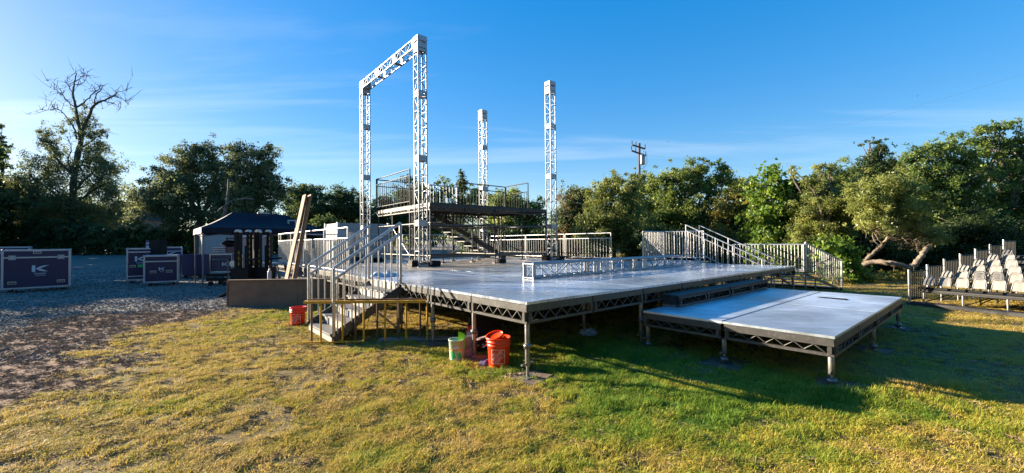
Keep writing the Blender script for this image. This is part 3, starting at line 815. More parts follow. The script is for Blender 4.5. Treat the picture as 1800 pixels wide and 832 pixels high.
# left middle trees
tree('eucalyptus', 'leafy grey-green tree left of the tent with sunlit left side', 'tree',
     [(352, 268, 30, 26, .8), (330, 292, 38, 30, .9), (298, 318, 38, 34, .9, .1), (284, 355, 42, 34, 1, .12), (385, 300, 34, 36, .9), (340, 345, 56, 44, 1, .05), (390, 350, 46, 44, 1), (262, 340, 22, 26, .5), (300, 385, 50, 24, 1)], 36, 'euc', .18, bx=352, seed=31, tr=.3, cover=2.6, clump=.26)
tree('eucalyptus', 'leafy tree behind the tent with two rounded tops', 'tree',
     [(425, 268, 26, 20, .8), (446, 290, 34, 32, .9), (474, 276, 17, 27, .8), (476, 318, 26, 34, .9), (415, 318, 34, 34, .8), (450, 350, 46, 38, 1), (420, 375, 40, 24, 1), (490, 345, 18, 26, .8)], 34, 'euc', .175, bx=440, seed=32, tr=.28, cover=2.6, clump=.26)
leanb = thing('leaning_branch', 'bare pale leaning tree trunk behind the tent', 'trunk', at(378, 400, 31), None)
v, f = tube_mesh([bend(at(368, 425, 31), at(402, 315, 31), .16, .07, 7, .06, 2), bend(at(384, 372, 31), at(412, 350, 31), .08, .03, 5, .1, 3), [(at(418, 352, 31), .08), (at(432, 349, 31), .07), (at(446, 350, 31), .05)]], 6)
mesh_obj('trunk', v, f, M['bark'], leanb, smooth=True)
tree('dark_tree', 'dark tree in the gap right of the tent, nearest the planks', 'tree', [(530, 352, 36, 28), (548, 340, 24, 18, .8), (520, 385, 44, 28), (565, 372, 36, 28)], 44, 'dark', .24, seed=33)
tree('dark_tree', 'dark tree behind the tallest truss gate, left of its post', 'tree', [(600, 352, 34, 22, .9), (622, 372, 40, 26), (590, 380, 44, 26), (650, 385, 40, 30)], 46, 'dark', .24, seed=34)
tree('dark_tree', 'loose dark tree seen through the left upper railing', 'tree', [(690, 372, 34, 28), (720, 350, 30, 28, .7), (742, 330, 14, 20, .35), (745, 368, 34, 30, .8), (700, 400, 50, 26)], 46, 'dark', .24, seed=35)
tree('cypress', 'narrow pointed conifer rising behind the upper platform', 'tree', [(812, 306, 5, 8, .9), (812, 318, 8, 9, .9), (813, 332, 12, 11, .9), (812, 350, 16, 14, .9), (812, 375, 18, 20)], 48, 'dark', .22, seed=36, tr=.12)
tree('oak', 'scraggy oak beside the pointed conifer', 'tree', [(778, 322, 14, 12, .4), (792, 335, 15, 12, .5), (770, 345, 22, 16, .5), (838, 345, 22, 20, .6), (850, 370, 30, 26), (785, 378, 36, 26, .9), (765, 400, 40, 24)], 45, 'oak', .22, seed=37, cover=3)
# right side
tree('oak', 'sunlit green tree behind the upper railing corner', 'tree', [(878, 362, 26, 22, .9, .1), (905, 358, 26, 24, .9, .15), (890, 392, 40, 32, 1, .05), (935, 372, 28, 26, .9), (920, 405, 40, 30)], 33, 'oak', .19, seed=41)
tree('pepper_tree', 'tree hung with dry rust-brown foliage right of the last truss tower', 'tree',
     [(1000, 342, 24, 20, .7), (1024, 338, 20, 16, .6), (1010, 372, 26, 26, .8), (985, 380, 18, 40, .8, -.1), (1030, 365, 16, 20, .7)], 29, 'euc', .15, seed=42, droop=.25,
     extra=[('dry_foliage', 'brown', [(1002, 368, 20, 26, .9, .1), (996, 405, 16, 32, 1, .1), (1016, 392, 14, 28, .9), (1012, 425, 22, 24, .9)], .13, 2.6)])
tree('willow_bush', 'big grey-green bush behind the rear railing', 'bush', [(1085, 335, 30, 26, .9, .05), (1062, 355, 32, 30, 1, .1), (1052, 392, 36, 36, 1, .12), (1100, 368, 38, 36, 1), (1088, 405, 50, 40), (1040, 425, 34, 34, 1, .1), (1110, 435, 44, 34), (1070, 318, 14, 14, .5), (1118, 320, 16, 18, .6)], 25, 'olive', .135, seed=43, tr=.12)
tree('oak', 'dark green rounded tree right of the utility pole', 'tree', [(1165, 325, 28, 24, .9), (1195, 315, 30, 24, .9), (1225, 305, 26, 24, .9, .05), (1262, 318, 24, 26, .9, -.1), (1180, 362, 42, 36), (1235, 358, 44, 40, 1, -.05), (1150, 385, 40, 40), (1215, 405, 56, 44, 1, -.1), (1150, 430, 50, 36), (1236, 290, 10, 12, .4), (1268, 292, 10, 12, .3)], 27, 'oak', .145, seed=44)
tree('oak', 'yellowing tree between the dark oak and the ivy-clad tree', 'tree', [(1300, 345, 18, 20, .7), (1278, 362, 28, 28, .9), (1262, 395, 30, 36, .9), (1300, 390, 30, 40, .9, -.15), (1285, 430, 46, 32, 1, -.1), (1315, 325, 10, 16, .4)], 25, 'yellow', .14, seed=45)
tree('ivy_tree', 'column of bright green ivy swallowing a tree behind the far railing', 'tree', [(1358, 306, 24, 20, 1, .1), (1345, 335, 30, 26, 1, .12), (1382, 335, 30, 26, 1, -.05), (1340, 372, 32, 32, 1, .15), (1378, 378, 36, 38, 1), (1338, 415, 32, 34, 1, .1), (1375, 430, 40, 34), (1410, 342, 26, 24, .9, -.1), (1425, 320, 12, 16, .6)], 21, 'ivy', .15, seed=46, clump=.22, aspect=1.25, cover=3.2)
tree('olive_tree', 'pale olive tree with feathery tips right of the ivy', 'tree', [(1440, 345, 26, 30, .8, .1), (1428, 380, 34, 34, 1, .1), (1465, 372, 34, 34, 1), (1412, 418, 30, 28, 1, .05), (1450, 420, 38, 30, 1, -.1), (1440, 300, 10, 18, .45, .2), (1462, 305, 8, 20, .35, .2), (1395, 305, 8, 16, .3, .2), (1490, 340, 26, 34, .8), (1425, 320, 16, 16, .5, .1)], 19.5, 'olive', .10, seed=47, aspect=3)
tree('oak', 'dark tree with a ragged top behind the leaning tree', 'tree', [(1545, 262, 16, 14, .6), (1540, 285, 24, 20, .8), (1512, 315, 30, 28, .9), (1560, 315, 36, 30, .9), (1520, 360, 40, 36), (1530, 250, 16, 5, .25)], 24, 'dark', .14, seed=48)
# leaning tree with the bare curved trunk
YL = 17.2
lt = thing('leaning_tree', 'leaning tree with bare tan trunk and yellow-green crown', 'tree', (at(1530, 470, YL).x, YL, 0), 'trees around the field')
crown_obj('crown', lt, 'olive', px_lobes([(1545, 335, 40, 28, 1, .15), (1525, 362, 34, 28, 1, .15), (1575, 358, 40, 30, 1, .05), (1545, 385, 40, 24, .9, .1), (1600, 385, 36, 28, .8, -.1), (1640, 415, 30, 18, .5), (1500, 335, 16, 20, .6, .1), (1585, 325, 24, 24, .8)], YL), .10, 49, 3.4, .28, 2.6, .05)
crown_obj('dry_twigs', lt, 'twig', px_lobes([(1575, 400, 44, 18, .25, .1), (1555, 410, 30, 14, .25, .1), (1620, 425, 36, 14, .25, .1)], YL), .085, 60, .8, .3, 7, .1)
pth = [[(at(1500, 478, YL + .8), 0.108), (at(1530, 462, YL + .5), 0.108), (at(1565, 463, YL), 0.112), (at(1600, 470, YL - .3), 0.108), (at(1614, 458, YL - .3), 0.101), (at(1626, 440, YL - .3), 0.086), (at(1634, 430, YL - .2), 0.072), (at(1628, 418, YL), 0.050), (at(1610, 395, YL), 0.036)],
       [(at(1634, 430, YL - .2), 0.050), (at(1650, 420, YL), 0.036), (at(1668, 412, YL), 0.022)],
       [(at(1505, 470, YL + .8), 0.086), (at(1530, 450, YL + .6), 0.079), (at(1552, 430, YL + .5), 0.065), (at(1560, 412, YL + .4), 0.050), (at(1555, 380, YL + .2), 0.029)],
       [(at(1552, 430, YL + .5), 0.036), (at(1540, 415, YL + .4), 0.029), (at(1530, 390, YL + .4), 0.014)],
       [(at(1500, 478, YL + .8), 0.122), (at(1494, 500, YL + .8), 0.144)]]
pth = [smooth_path(p, 6, .025, i) for i, p in enumerate(pth)]
for k in range(40):
    a = at(random.uniform(1530, 1620), random.uniform(395, 425), YL + random.uniform(-.4, .6))
    pth.append(bend(a, a + Vector((random.uniform(-1.2, 1.2), random.uniform(-.5, .5), random.uniform(-.6, .6))), .02, .006, 5, .15, k))
v, f = tube_mesh(pth, 7)
mesh_obj('trunk', v, f, M['tanbark'], lt, smooth=True)
tree('walnut', 'tall green tree above the seating with sunlit yellow-green boughs', 'tree',
     [(1640, 268, 28, 22, .75, .1), (1612, 285, 26, 24, .8), (1668, 255, 22, 18, .7, .1), (1690, 285, 34, 26, .85, .15), (1640, 315, 40, 32, .9), (1695, 325, 40, 32, .9, .15), (1650, 355, 40, 34, .9, -.1), (1610, 330, 24, 30, .8), (1700, 372, 44, 34, .9, -.1)], 22, 'bright', .13, bx=1680, seed=51, tr=.2, cover=2.6, clump=.24)
tree('walnut', 'tall dark tree at the right picture edge', 'tree',
     [(1745, 230, 28, 14, .6), (1770, 222, 20, 12, .5), (1720, 252, 30, 22, .8), (1765, 258, 34, 22, .8, -.05), (1800, 250, 24, 22, .8, -.15), (1745, 295, 40, 30, .9, .05), (1795, 300, 36, 36, .9, -.2), (1765, 345, 46, 38, .9, -.2), (1815, 360, 40, 40, .9, -.2), (1830, 290, 34, 50), (1730, 390, 50, 34, .9, -.15)], 23, 'bright', .135, bx=1770, seed=52, tr=.22, cover=2.6, clump=.24)
tree('laurel_bush', 'dark dense shrub behind the stepped railing on the right', 'bush', [(1680, 410, 44, 34, 1, -.1), (1720, 425, 44, 40, 1, -.15), (1770, 425, 50, 44, 1, -.1), (1820, 430, 44, 46), (1690, 450, 44, 26), (1750, 455, 60, 24, 1, -.1)], 20, 'dark', .13, seed=53)
tree('laurel_bush', 'shadowed shrub under the leaning tree', 'bush', [(1500, 425, 40, 34, 1, -.1), (1560, 445, 50, 26, 1, -.2), (1620, 455, 50, 20, 1, -.2), (1540, 470, 40, 20, 1, -.2), (1480, 395, 30, 30, .8, -.1)], 21, 'dark', .13, seed=54)
tree('ivy_shrub', 'glossy ivy shrub with a few yellow leaves beside the far stairs', 'bush', [(1468, 452, 26, 22, 1, .1), (1495, 440, 22, 22, .9), (1490, 470, 28, 20, 1), (1472, 488, 30, 14, 1, .1), (1505, 490, 20, 12, .9, .15), (1455, 430, 18, 18, .7)], 16.0, 'ivy', .15, seed=55, aspect=1.25, cover=2.8, clump=.22, limbs=True, tr=.05)
tree('ivy_shrub', 'ivy shrub growing behind the far stair railing', 'bush', [(1330, 445, 26, 20, .9, .1), (1370, 448, 28, 22, .8), (1410, 450, 24, 26, .7), (1385, 475, 40, 18, .6)], 18, 'ivy', .14, seed=56, aspect=1.25, cover=2.4, clump=.22, tr=.05)
tree('oak', 'rounded grey-green tree just behind the utility pole', 'tree', [(1130, 330, 24, 22, .9), (1108, 345, 26, 26, .9), (1140, 360, 34, 34), (1120, 395, 40, 36)], 30, 'olive', .15, seed=61)
tree('oak', 'dense tree filling the gap between the ivy and the yellowing tree', 'tree', [(1300, 335, 26, 22, .9), (1320, 365, 34, 34), (1295, 395, 40, 40), (1325, 425, 40, 34), (1280, 335, 20, 20, .7)], 29, 'oak', .16, seed=62)
tree('oak', 'dense green tree behind the olive and leaning trees', 'tree', [(1480, 320, 34, 30, .9), (1450, 345, 34, 34), (1510, 345, 40, 36), (1470, 390, 50, 40), (1410, 360, 34, 34, .9), (1590, 330, 40, 36, .9), (1620, 370, 40, 40)], 27, 'oak', .15, seed=63)
tree('oak', 'green tree closing the view under the tall right-hand trees', 'tree', [(1650, 400, 50, 40), (1720, 400, 60, 44), (1790, 400, 60, 50), (1600, 420, 40, 34), (1680, 350, 50, 40), (1840, 380, 50, 60)], 28, 'dark', .16, seed=64)
tree('scrub', 'dark scrub filling the gap behind the rear railing', 'bush', [(1130, 430, 44, 30), (1180, 440, 50, 26), (1240, 440, 50, 26), (1290, 450, 44, 20)], 24, 'dark', .14, seed=57)
tree('scrub', 'dark scrub behind the upper platform legs', 'bush', [(880, 420, 44, 26), (930, 425, 44, 26), (980, 430, 40, 28), (840, 425, 40, 24)], 31, 'dark', .17, seed=58)
for i, (x, y, s) in enumerate([(1470, 498, 8), (1530, 492, 7), (1565, 488, 8), (1600, 486, 9)]):
    tree('weed_clump', 'low yellow-green weeds on the lit strip, %s from the far stairs' % ['first', 'second', 'third', 'fourth'][i], 'weeds', [(x, y - 4, 22, 7, .8, .2), (x + 14, y - 3, 18, 6, .8, .2)], 15.5 + .4 * i, 'yellow', .09, seed=70 + i, limbs=False, tr=.01, group='weeds on the lit strip', cover=2.4)
# trees standing left of the view, whose shade lies over the gravel yard
def shade_tree(k, h, w, seed, T=40.0, lab='broad tree beyond the left edge of the view, %s of the row'):
    p = Vector((-11.86, 9.6, 0)) + Vector((.949, .318, 0)) * k + Vector((-.937, .349, 0)) * T
    t = thing('shade_tree', lab % ['first', 'second', 'third', 'fourth', 'fifth', 'sixth', 'seventh', 'eighth'][seed % 10], 'tree', (p.x, p.y, float(gz(p.x, p.y))), 'shade trees left of the yard')
    rr = random.Random(seed); L = []
    for i in range(9):
        zz = h * (.2 + .7 * i / 8)
        ww = w * (.95 if i < 5 else .75)
        L.append((p.x + rr.uniform(-.4, .4) * w, p.y + rr.uniform(-.4, .4) * w, zz, ww * rr.uniform(.5, .75), ww * rr.uniform(.5, .75), h * .16, 1, 0))
    crown_obj('crown', t, 'dark', L, .5, seed, 4.5, .3)
    v, f = tube_mesh([bend(Vector((p.x, p.y, 0)), Vector((p.x, p.y, h * .8)), .4, .1, 6, .04, seed)], 7)
    mesh_obj('trunk', v, f, M['bark'], t, smooth=True)
for i, (k, h, w) in enumerate([(-9.2, 12.9, 2.4), (-5.0, 9.6, 3.0), (-1.5, 9.6, 4.0), (2.2, 9.8, 4.0), (5.6, 9.6, 3.6), (8.2, 9.8, 3.0)]):
    shade_tree(k, h, w, 90 + i)
for i, (k, h) in enumerate([(12.5, 11.4), (16.5, 11.2), (20.5, 11.6)]):
    shade_tree(k, h, 3.6, 100 + i, 60.0, 'broad tree far beyond the left edge of the view, %s of the rear row')

# unseen trees added behind the viewer to cut sky fill and darken reflections
nth_ = ['first', 'second', 'third', 'fourth', 'fifth', 'sixth', 'seventh', 'eighth', 'ninth', 'tenth', 'eleventh']
for i in range(11):
    az = R(78 + i * 16.5); rad = 19 + 3 * math.sin(i * 2.1); p = Vector((math.sin(az) * rad, math.cos(az) * rad, 0)); h = 9.5 + 1.5 * math.sin(i * 1.7)
    t = thing('sky_block_tree', 'leafy tree behind the viewer, %s clockwise from the right' % nth_[i], 'tree', p, 'trees behind the viewer')
    rr = random.Random(400 + i)
    L = [(p.x + rr.uniform(-2, 2), p.y + rr.uniform(-2, 2), h * (.15 + .75 * q / 7), 2.6, 2.6, h * .17, 1, 0) for q in range(8)]
    crown_obj('crown', t, 'oak', L, .45, 400 + i, 2.6, .3)
    v, f = tube_mesh([bend(p.copy(), p + Vector((.3, .2, h * .8)), .35, .1, 6, .04, i)], 7)
    mesh_obj('trunk', v, f, M['bark'], t, smooth=True)
# the far wood closing the horizon, one mass
L = []
for i in range(46):
    x = -60 + i * 80; yy_ = 78 + 6 * math.sin(i * 1.3)
    if 130 < x < 240: continue
    c_ = at(x, 430, yy_); hh_ = 3.2 + 1.0 * math.sin(i * 2.3) + .6 * math.sin(i * .9)
    if abs(c_.x) > 200: break
    L.append((c_.x, c_.y, 1.0 + hh_ * .55, 5.6, 3.5, hh_ * .6, 1, 0))
o = crown_obj('distant_wood', None, 'dark', L, .55, 444, 3.0, .3)
tag(o, 'far dark belt of trees along the horizon', 'wood', kind='stuff')

# ------------------------------------------------------------------ stage
LA, LB = 10.03, 14.2
BA, BB = 2.5075, 1.2
def lattice(parent, mt, p0, p1, ztop, zbot, n, out, w=.05, t=.04, post=True, nm='edge_truss', dia=.016, th=.085):
    """one bay of an edge beam: deep top rail, thin bottom chord, end stiles and zigzag rods"""
    d = (p1 - p0); L = d.length; d.normalize()
    zv = Vector((0, 0, 1))
    top = sbar(nm, parent, mt, p0 + d * .012 + zv * (ztop - th / 2 - .002), p1 - d * .012 + zv * (ztop - th / 2 - .002), t, th)
    sbar('bottom_chord', top, mt, p0 + d * .012 + zv * (zbot + .018), p1 - d * .012 + zv * (zbot + .018), t * .9, .034)
    for q in (p0 + d * .05, p1 - d * .05):
        sbar('stile', top, mt, q + zv * (zbot + .038), q + zv * (ztop - th - .004), .072, t * 1.02, side=d)
    z0, z1 = zbot + .04, ztop - th - .006
    s0, s1 = .1, L - .1
    for k in range(n):
        ta, tb = s0 + (s1 - s0) * k / n, s0 + (s1 - s0) * (k + 1) / n
        za, zb = (z0, z1) if k % 2 == 0 else (z1, z0)
        bar('diagonal_rod', top, mt, p0 + d * ta + zv * za, p0 + d * tb + zv * zb, dia)
    return top
def stage_leg(parent, a, b, ztop, mt, collar=.28, screw=True):
    o = bar('leg', parent, mt, W(a, b, .14), W(a, b, ztop), .062, shape='cyl16')
    bar('leg_collar', o, mt, W(a, b, ztop - .30), W(a, b, ztop - .24), .095, shape='cyl16')
    bar('jack_screw', o, mt, W(a, b, .012), W(a, b, .16), .034)
    sbar('jack_handle', o, mt, W(a - .10, b, .165), W(a + .10, b + .02, .165), .022)
    box('base_plate', o, mt, W(a, b, .012), (.17, .17, .012))
    return o
st = thing('stage', 'large low stage of grey coated panels on adjustable metal legs', 'stage', W(5, 7, 0))
for i in range(4):
    for j in range(12):
        a0, b0 = i * BA, j * LB / 12
        dz = rng.normal(0, .002)
        old = b0 > 5.9
        o = abox('deck_panel', st, M['deckold' if old else 'deck'], a0 + .006, a0 + BA - .006, b0 + .006, b0 + LB / 12 - .006, DZ - .035 + dz, DZ + dz)
for j in range(12):
    lattice(st, M['stagegrey'], W(.022, j * LB / 12), W(.022, (j + 1) * LB / 12), DZ - .037, DZ - .27, 10, -VA)
for i in range(8):
    lattice(st, M['stagegrey'], W(i * BA / 2, .022), W((i + 1) * BA / 2, .022), DZ - .037, DZ - .27, 10, -UB)
for j in range(6):
    lattice(st, M['stagegrey'], W(LA - .022, j * LB / 6), W(LA - .022, (j + 1) * LB / 6), DZ - .037, DZ - .27, 12, VA)
for j in (2, 4, 6, 8, 10):
    sbar('cross_beam', st, M['stagegrey'], W(.06, j * LB / 12, DZ - .1), W(LA - .06, j * LB / 12, DZ - .1), .05, .12)
# mastered legs: every joint along the front, sparser inside
for j in (0, 1, 2, 3, 4, 6, 8, 10, 12):
    stage_leg(st, .05, max(.05, min(j * LB / 12, LB - .05)), DZ - .27, M['leg'])
for i in (1, 2, 3, 4):
    stage_leg(st, min(i * BA, LA - .05), .05, DZ - .27, M['leg'])
    for j in (1, 3, 5, 8, 12):
        stage_leg(st, min(i * BA - .05, LA - .05), min(j * LB / 12, LB - .05), DZ - .27, M['leg'])

# lower platform in front of the stage
PA0, PA1, PB0, PB1, PZ = 2.33, 7.05, -2.5, -.10, .575
pf = thing('platform', 'lower platform of pale panels set against the right front of the stage', 'platform', W(4.7, -1.3, 0))
for k, (b0, b1) in enumerate([(PB0, -1.29), (-1.29, PB1)]):
    for a0, a1 in ((PA0, (PA0 + PA1) / 2), ((PA0 + PA1) / 2, PA1)):
        abox('deck_panel', pf, M['platdeck'], a0 + .003, a1 - .003, b0 + .003, b1 - .003, PZ - .03, PZ + rng.normal(0, .001))
abox('edge_strip', pf, M['edge'], PA0, PA1, -1.285, -1.27, PZ + .0015, PZ + .006)
lattice(pf, M['stagegrey'], W(PA0 + .022, PB0), W(PA0 + .022, -1.30), PZ - .032, PZ - .235, 10, -VA)
lattice(pf, M['stagegrey'], W(PA0 + .022, -1.28), W(PA0 + .022, PB1), PZ - .032, PZ - .235, 10, -VA)
for i in range(4):
    q = (PA1 - PA0) / 4
    lattice(pf, M['stagegrey'], W(PA0 + q * i, PB0 + .022), W(PA0 + q * (i + 1), PB0 + .022), PZ - .032, PZ - .235, 10, -UB)
    lattice(pf, M['stagegrey'], W(PA0 + q * i, PB1 - .022), W(PA0 + q * (i + 1), PB1 - .022), PZ - .032, PZ - .235, 8, UB)
for a, b in ((PA0 + .05, PB0 + .05), (PA0 + .05, -1.29), (PA0 + .05, PB1 - .05), ((PA0 + PA1) / 2, PB0 + .05), (PA1 - .05, PB0 + .05), (PA1 - .05, -1.29), (PA1 - .05, PB1 - .05)):
    stage_leg(pf, a, b, PZ - .235, M['leg'])
mark = thing('dark_scrap', 'dark scrap lying on the pale lower platform', 'scrap', W(5.95, -1.75, PZ + .002))
mesh_obj('flake', [W(5.85, -1.95, PZ + .004), W(6.02, -1.9, PZ + .010), W(6.06, -1.5, PZ + .006), W(5.92, -1.45, PZ + .012), W(5.90, -1.7, PZ + .015)], [(0, 1, 4), (1, 2, 4), (2, 3, 4), (3, 0, 4)], M['black'], mark)

# pads under the legs
for (a, b, s, lab) in [(.05, .05, .42, 'worn plywood pad under the nearest stage corner leg'), (PA0 + .05, -1.29, .46, 'dark pad under the middle leg of the lower platform'),
                       (PA0 + .1, PB0 - .02, .46, 'dark pad under the corner leg of the lower platform'), (.05, LB / 6, .4, 'pad under the stage leg beside the yellow barrier'),
                       ((PA0 + PA1) / 2, PB0 + .05, .4, 'pad under the middle right leg of the lower platform'), (PA1 - .05, PB0 + .05, .4, 'pad under the farthest right leg of the lower platform')]:
    o = bevbox('leg_pad', None, M['ply'], W(a + .03, b, .002), (s, s, .016), .004, Matrix.Rotation(TH + rng.normal(0, .15), 4, 'Z'))
    tag(o, lab, 'pad', 'pads under the stage legs')

# two low step boxes between platform and stage
for k, (a0, a1, lab) in enumerate([(2.98, 4.92, 'dark step box against the stage front, nearer one'), (4.95, 6.9, 'dark step box against the stage front, farther one')]):
    t = thing('step_box', lab, 'step', W((a0 + a1) / 2, -.2, PZ), 'step boxes on the lower platform')
    z0, z1 = PZ + .008, PZ + .195
    abox('tread', t, M['bench'], a0, a1, -.34, -.055, z1 - .03, z1)
    lattice(t, M['riserdark'], W(a0, -.325), W((a0 + a1) / 2, -.325), z1 - .032, z0, 8, -UB, dia=.012, th=.026)
    lattice(t, M['riserdark'], W((a0 + a1) / 2, -.325), W(a1, -.325), z1 - .032, z0, 8, -UB, dia=.012, th=.026)
    abox('end_panel', t, M['riserdark'], a0 + .002, a0 + .03, -.30, -.06, z0 + .03, z1 - .034)
    abox('end_rail', t, M['leg'], a0 + .002, a0 + .04, -.30, -.06, z0, z0 + .025)
    abox('end_panel', t, M['riserdark'], a1 - .03, a1 - .002, -.30, -.06, z0, z1 - .034)

# ------------------------------------------------------------------ guard rails
def guardrail(label, p0, p1, base=.0, low=.06, mid=None, top=1.07, n=12, mt='galv', dia=.042, bal=.022, posts=(True, True), group='guard rails of the stage', name='guardrail', extra_post=None, double=False):
    """p0,p1 points on what the rail stands on; p1 may be lower (raked rail)"""
    p0, p1 = Vector(p0), Vector(p1); zv = Vector((0, 0, 1)); mt = M[mt]
    t = thing(name, label, 'railing', p0, group)
    bar('top_rail', t, mt, p0 + zv * top, p1 + zv * top, dia)
    if mid: bar('middle_rail', t, mt, p0 + zv * mid, p1 + zv * mid, dia * .9)
    if low is not None: bar('bottom_rail', t, mt, p0 + zv * low, p1 + zv * low, dia * .9)
    for f_, q in zip(posts, (p0, p1)):
        if f_: bar('post', t, mt, q + zv * base, q + zv * top, dia * 1.1)
    for e in extra_post or []:
        q = p0.lerp(p1, e); bar('post', t, mt, q + zv * base, q + zv * top, dia)
    zb = low if low is not None else base
    for k in range(n):
        q = p0.lerp(p1, (k + .5) / n)
        bar('baluster', t, mt, q + zv * zb, q + zv * ((mid or top) - dia * .3), bal)
    return t
# left edge of the stage
guardrail('galvanised rail on the left stage edge, nearest the stairs', W(.03, 6.4, DZ), W(.03, 10.2, DZ), low=.07, mid=.86, top=1.12, n=26, extra_post=[.5])
guardrail('galvanised rail on the left stage edge, behind the planks', W(.03, 10.25, DZ), W(.03, 14.1, DZ), low=.07, mid=.86, top=1.12, n=26, extra_post=[.5])
guardrail('rail along the back of the stage behind the upper platform', W(.1, 14.12, DZ), W(5.0, 14.12, DZ), low=.07, mid=.86, top=1.12, n=34, extra_post=[.5])
guardrail('rail along the back of the stage right of the upper platform', W(5.1, 14.12, DZ), W(9.95, 14.12, DZ), low=.07, mid=.86, top=1.12, n=34, extra_post=[.5])
# right edge
guardrail('galvanised rail on the right stage edge, nearer panel', W(LA, 6.15, DZ), W(LA, 8.55, DZ), low=.08, mid=.86, top=1.06, n=16)
guardrail('galvanised rail on the right stage edge, middle panel behind the truss tower', W(LA, 8.62, DZ), W(LA, 11.1, DZ), low=.08, mid=.86, top=1.06, n=16)
guardrail('galvanised rail on the right stage edge, farthest panel', W(LA, 11.15, DZ), W(LA, 14.0, DZ), low=.08, mid=.86, top=1.06, n=18)
# landing at the right
ld = thing('landing', 'small landing at the right side of the stage between two rails', 'landing', W(10.8, 3.9, 0))
abox('deck_panel', ld, M['deck'], LA + .01, 11.62, 3.1, 4.78, DZ - .05, DZ - .002)
for a, b in ((10.2, 3.2), (11.55, 3.2), (11.55, 4.7), (10.2, 4.7)): bar('leg', ld, M['leg'], W(a, b, 0), W(a, b, DZ - .05), .05)
guardrail('blue-grey shaded rail across the back of the landing', W(LA + .02, 4.76, DZ), W(11.55, 4.76, DZ), low=.05, top=1.08, n=14, bal=.034)
guardrail('bright sunlit rail on the far side of the landing', W(11.58, 4.74, DZ), W(11.58, 3.25, DZ), low=.1, top=1.08, n=14, bal=.036)
# stairs down from the landing, running along the stage edge towards us
rs = thing('side_stairs', 'metal stairs with double handrails dropping from the landing', 'stairs', W(10.6, 2, 0))
for k in range(5):
    b1 = 3.08 - k * .44; z = DZ - (k + 1) * .155
    abox('tread', rs, M['tread'], 10.14, 11.02, b1 - .42, b1, z - .03, z)
for a in (10.12, 11.04): sbar('stringer', rs, M['stagegrey'], W(a, 3.1, DZ - .1), W(a, .85, .06), .03, .16)
def handrail(a, lab):
    p0, p1 = W(a, 3.15, DZ + .02), W(a, .85, -.16)
    guardrail(lab, p0, p1, low=.25, mid=1.05, top=1.24, n=13, posts=(True, True), bal=.02, dia=.036, group='handrails of the side stairs', extra_post=[.42])
handrail(10.1, 'raked double handrail of the side stairs, next to the stage edge')
handrail(11.06, 'raked double handrail of the side stairs, away from the stage')
# wide far steps with level and raked rails
fs_ = thing('wide_steps', 'wide open metal steps beyond the right corner of the stage', 'stairs', W(12.6, 1, 0))
abox('deck_panel', fs_, M['tread'], 11.1, 11.5, .06, 2.6, .70, .74)
for k in range(5):
    a0 = 11.56 + k * .40; z = .61 - k * .125; nb = .03 - k * .085
    abox('tread', fs_, M['galv'], a0, a0 + .26, nb, 2.6, z - .024, z)
for b in (.1, 1.0, 1.8, 2.5):
    sbar('stringer', fs_, M['stagegrey'], W(11.45, b, .60), W(13.4, b - (.4 if b < .2 else 0), .03), .03, .06)
    bar('leg', fs_, M['leg'], W(11.3, b, 0), W(11.3, b, .7), .045)
    bar('leg', fs_, M['leg'], W(12.3, b, 0), W(12.3, b, .4), .04)
sbar('ground_beam', fs_, M['stagegrey'], W(13.42, -.36, .05), W(13.42, 2.6, .05), .04, .08)
guardrail('level rail of upright bars along the top of the wide steps', W(11.2, 2.1, .72), W(11.2, .1, .72), low=.04, top=.79, n=22, bal=.026, group='rails of the wide steps')
guardrail('raked rail of upright bars at the near end of the wide steps', W(11.24, .07, .72), W(13.36, -.36, .12), low=None, top=.84, n=17, bal=.024, group='rails of the wide steps')

# ------------------------------------------------------------------ left stairs
ls = thing('front_stairs', 'short flight of pale steps with stringers at the left of the stage', 'stairs', W(-.7, 4.2, 0))
SB0, SB1 = 3.45, 4.92
NT = 5
for k in range(NT):
    a1 = -.02 - k * .232; z = DZ - .16 * (k + 1) + .01
    abox('tread', ls, M['tread'], a1 - .265, a1, SB0 + .03, SB1 - .03, z - .03, z)
    abox('riser_board', ls, M['riser'], a1 - .012, a1 + .004, SB0 + .035, SB1 - .035, z + .004, z + .128)
abox('riser_board', ls, M['riser'], -1.217, -1.203, SB0 + .035, SB1 - .035, .01, .095)
for b in (SB0, SB1):
    sbar('stringer', ls, M['stagegrey'], W(0, b, DZ - .12), W(-1.22, b, .09), .032, .15)
sbar('cross_brace', ls, M['galv'], W(-.1, SB0, .12), W(-.1, SB1, .4), .03)
bar('cross_brace', ls, M['galv'], W(-1.15, SB1 + .02, .1), W(-.1, SB1 + .02, .6), .03)
bar('leg', ls, M['galv'], W(-.06, SB0 + .02, .01), W(-.06, SB0 + .02, DZ - .1), .045)
bar('leg', ls, M['galv'], W(-.06, SB1 - .02, .01), W(-.06, SB1 - .02, DZ - .1), .045)
for b, lab in ((SB0 - .03, 'galvanised handrail of the front stairs, nearer side'), (SB1 + .03, 'galvanised handrail of the front stairs, farther side')):
    p0, p1 = W(-.02, b, DZ - .02), W(-1.20, b, .13)
    t = guardrail(lab, p0, p1, base=0, low=None, mid=.93, top=1.12, n=10, bal=.026, dia=.05, group='handrails of the front stairs')

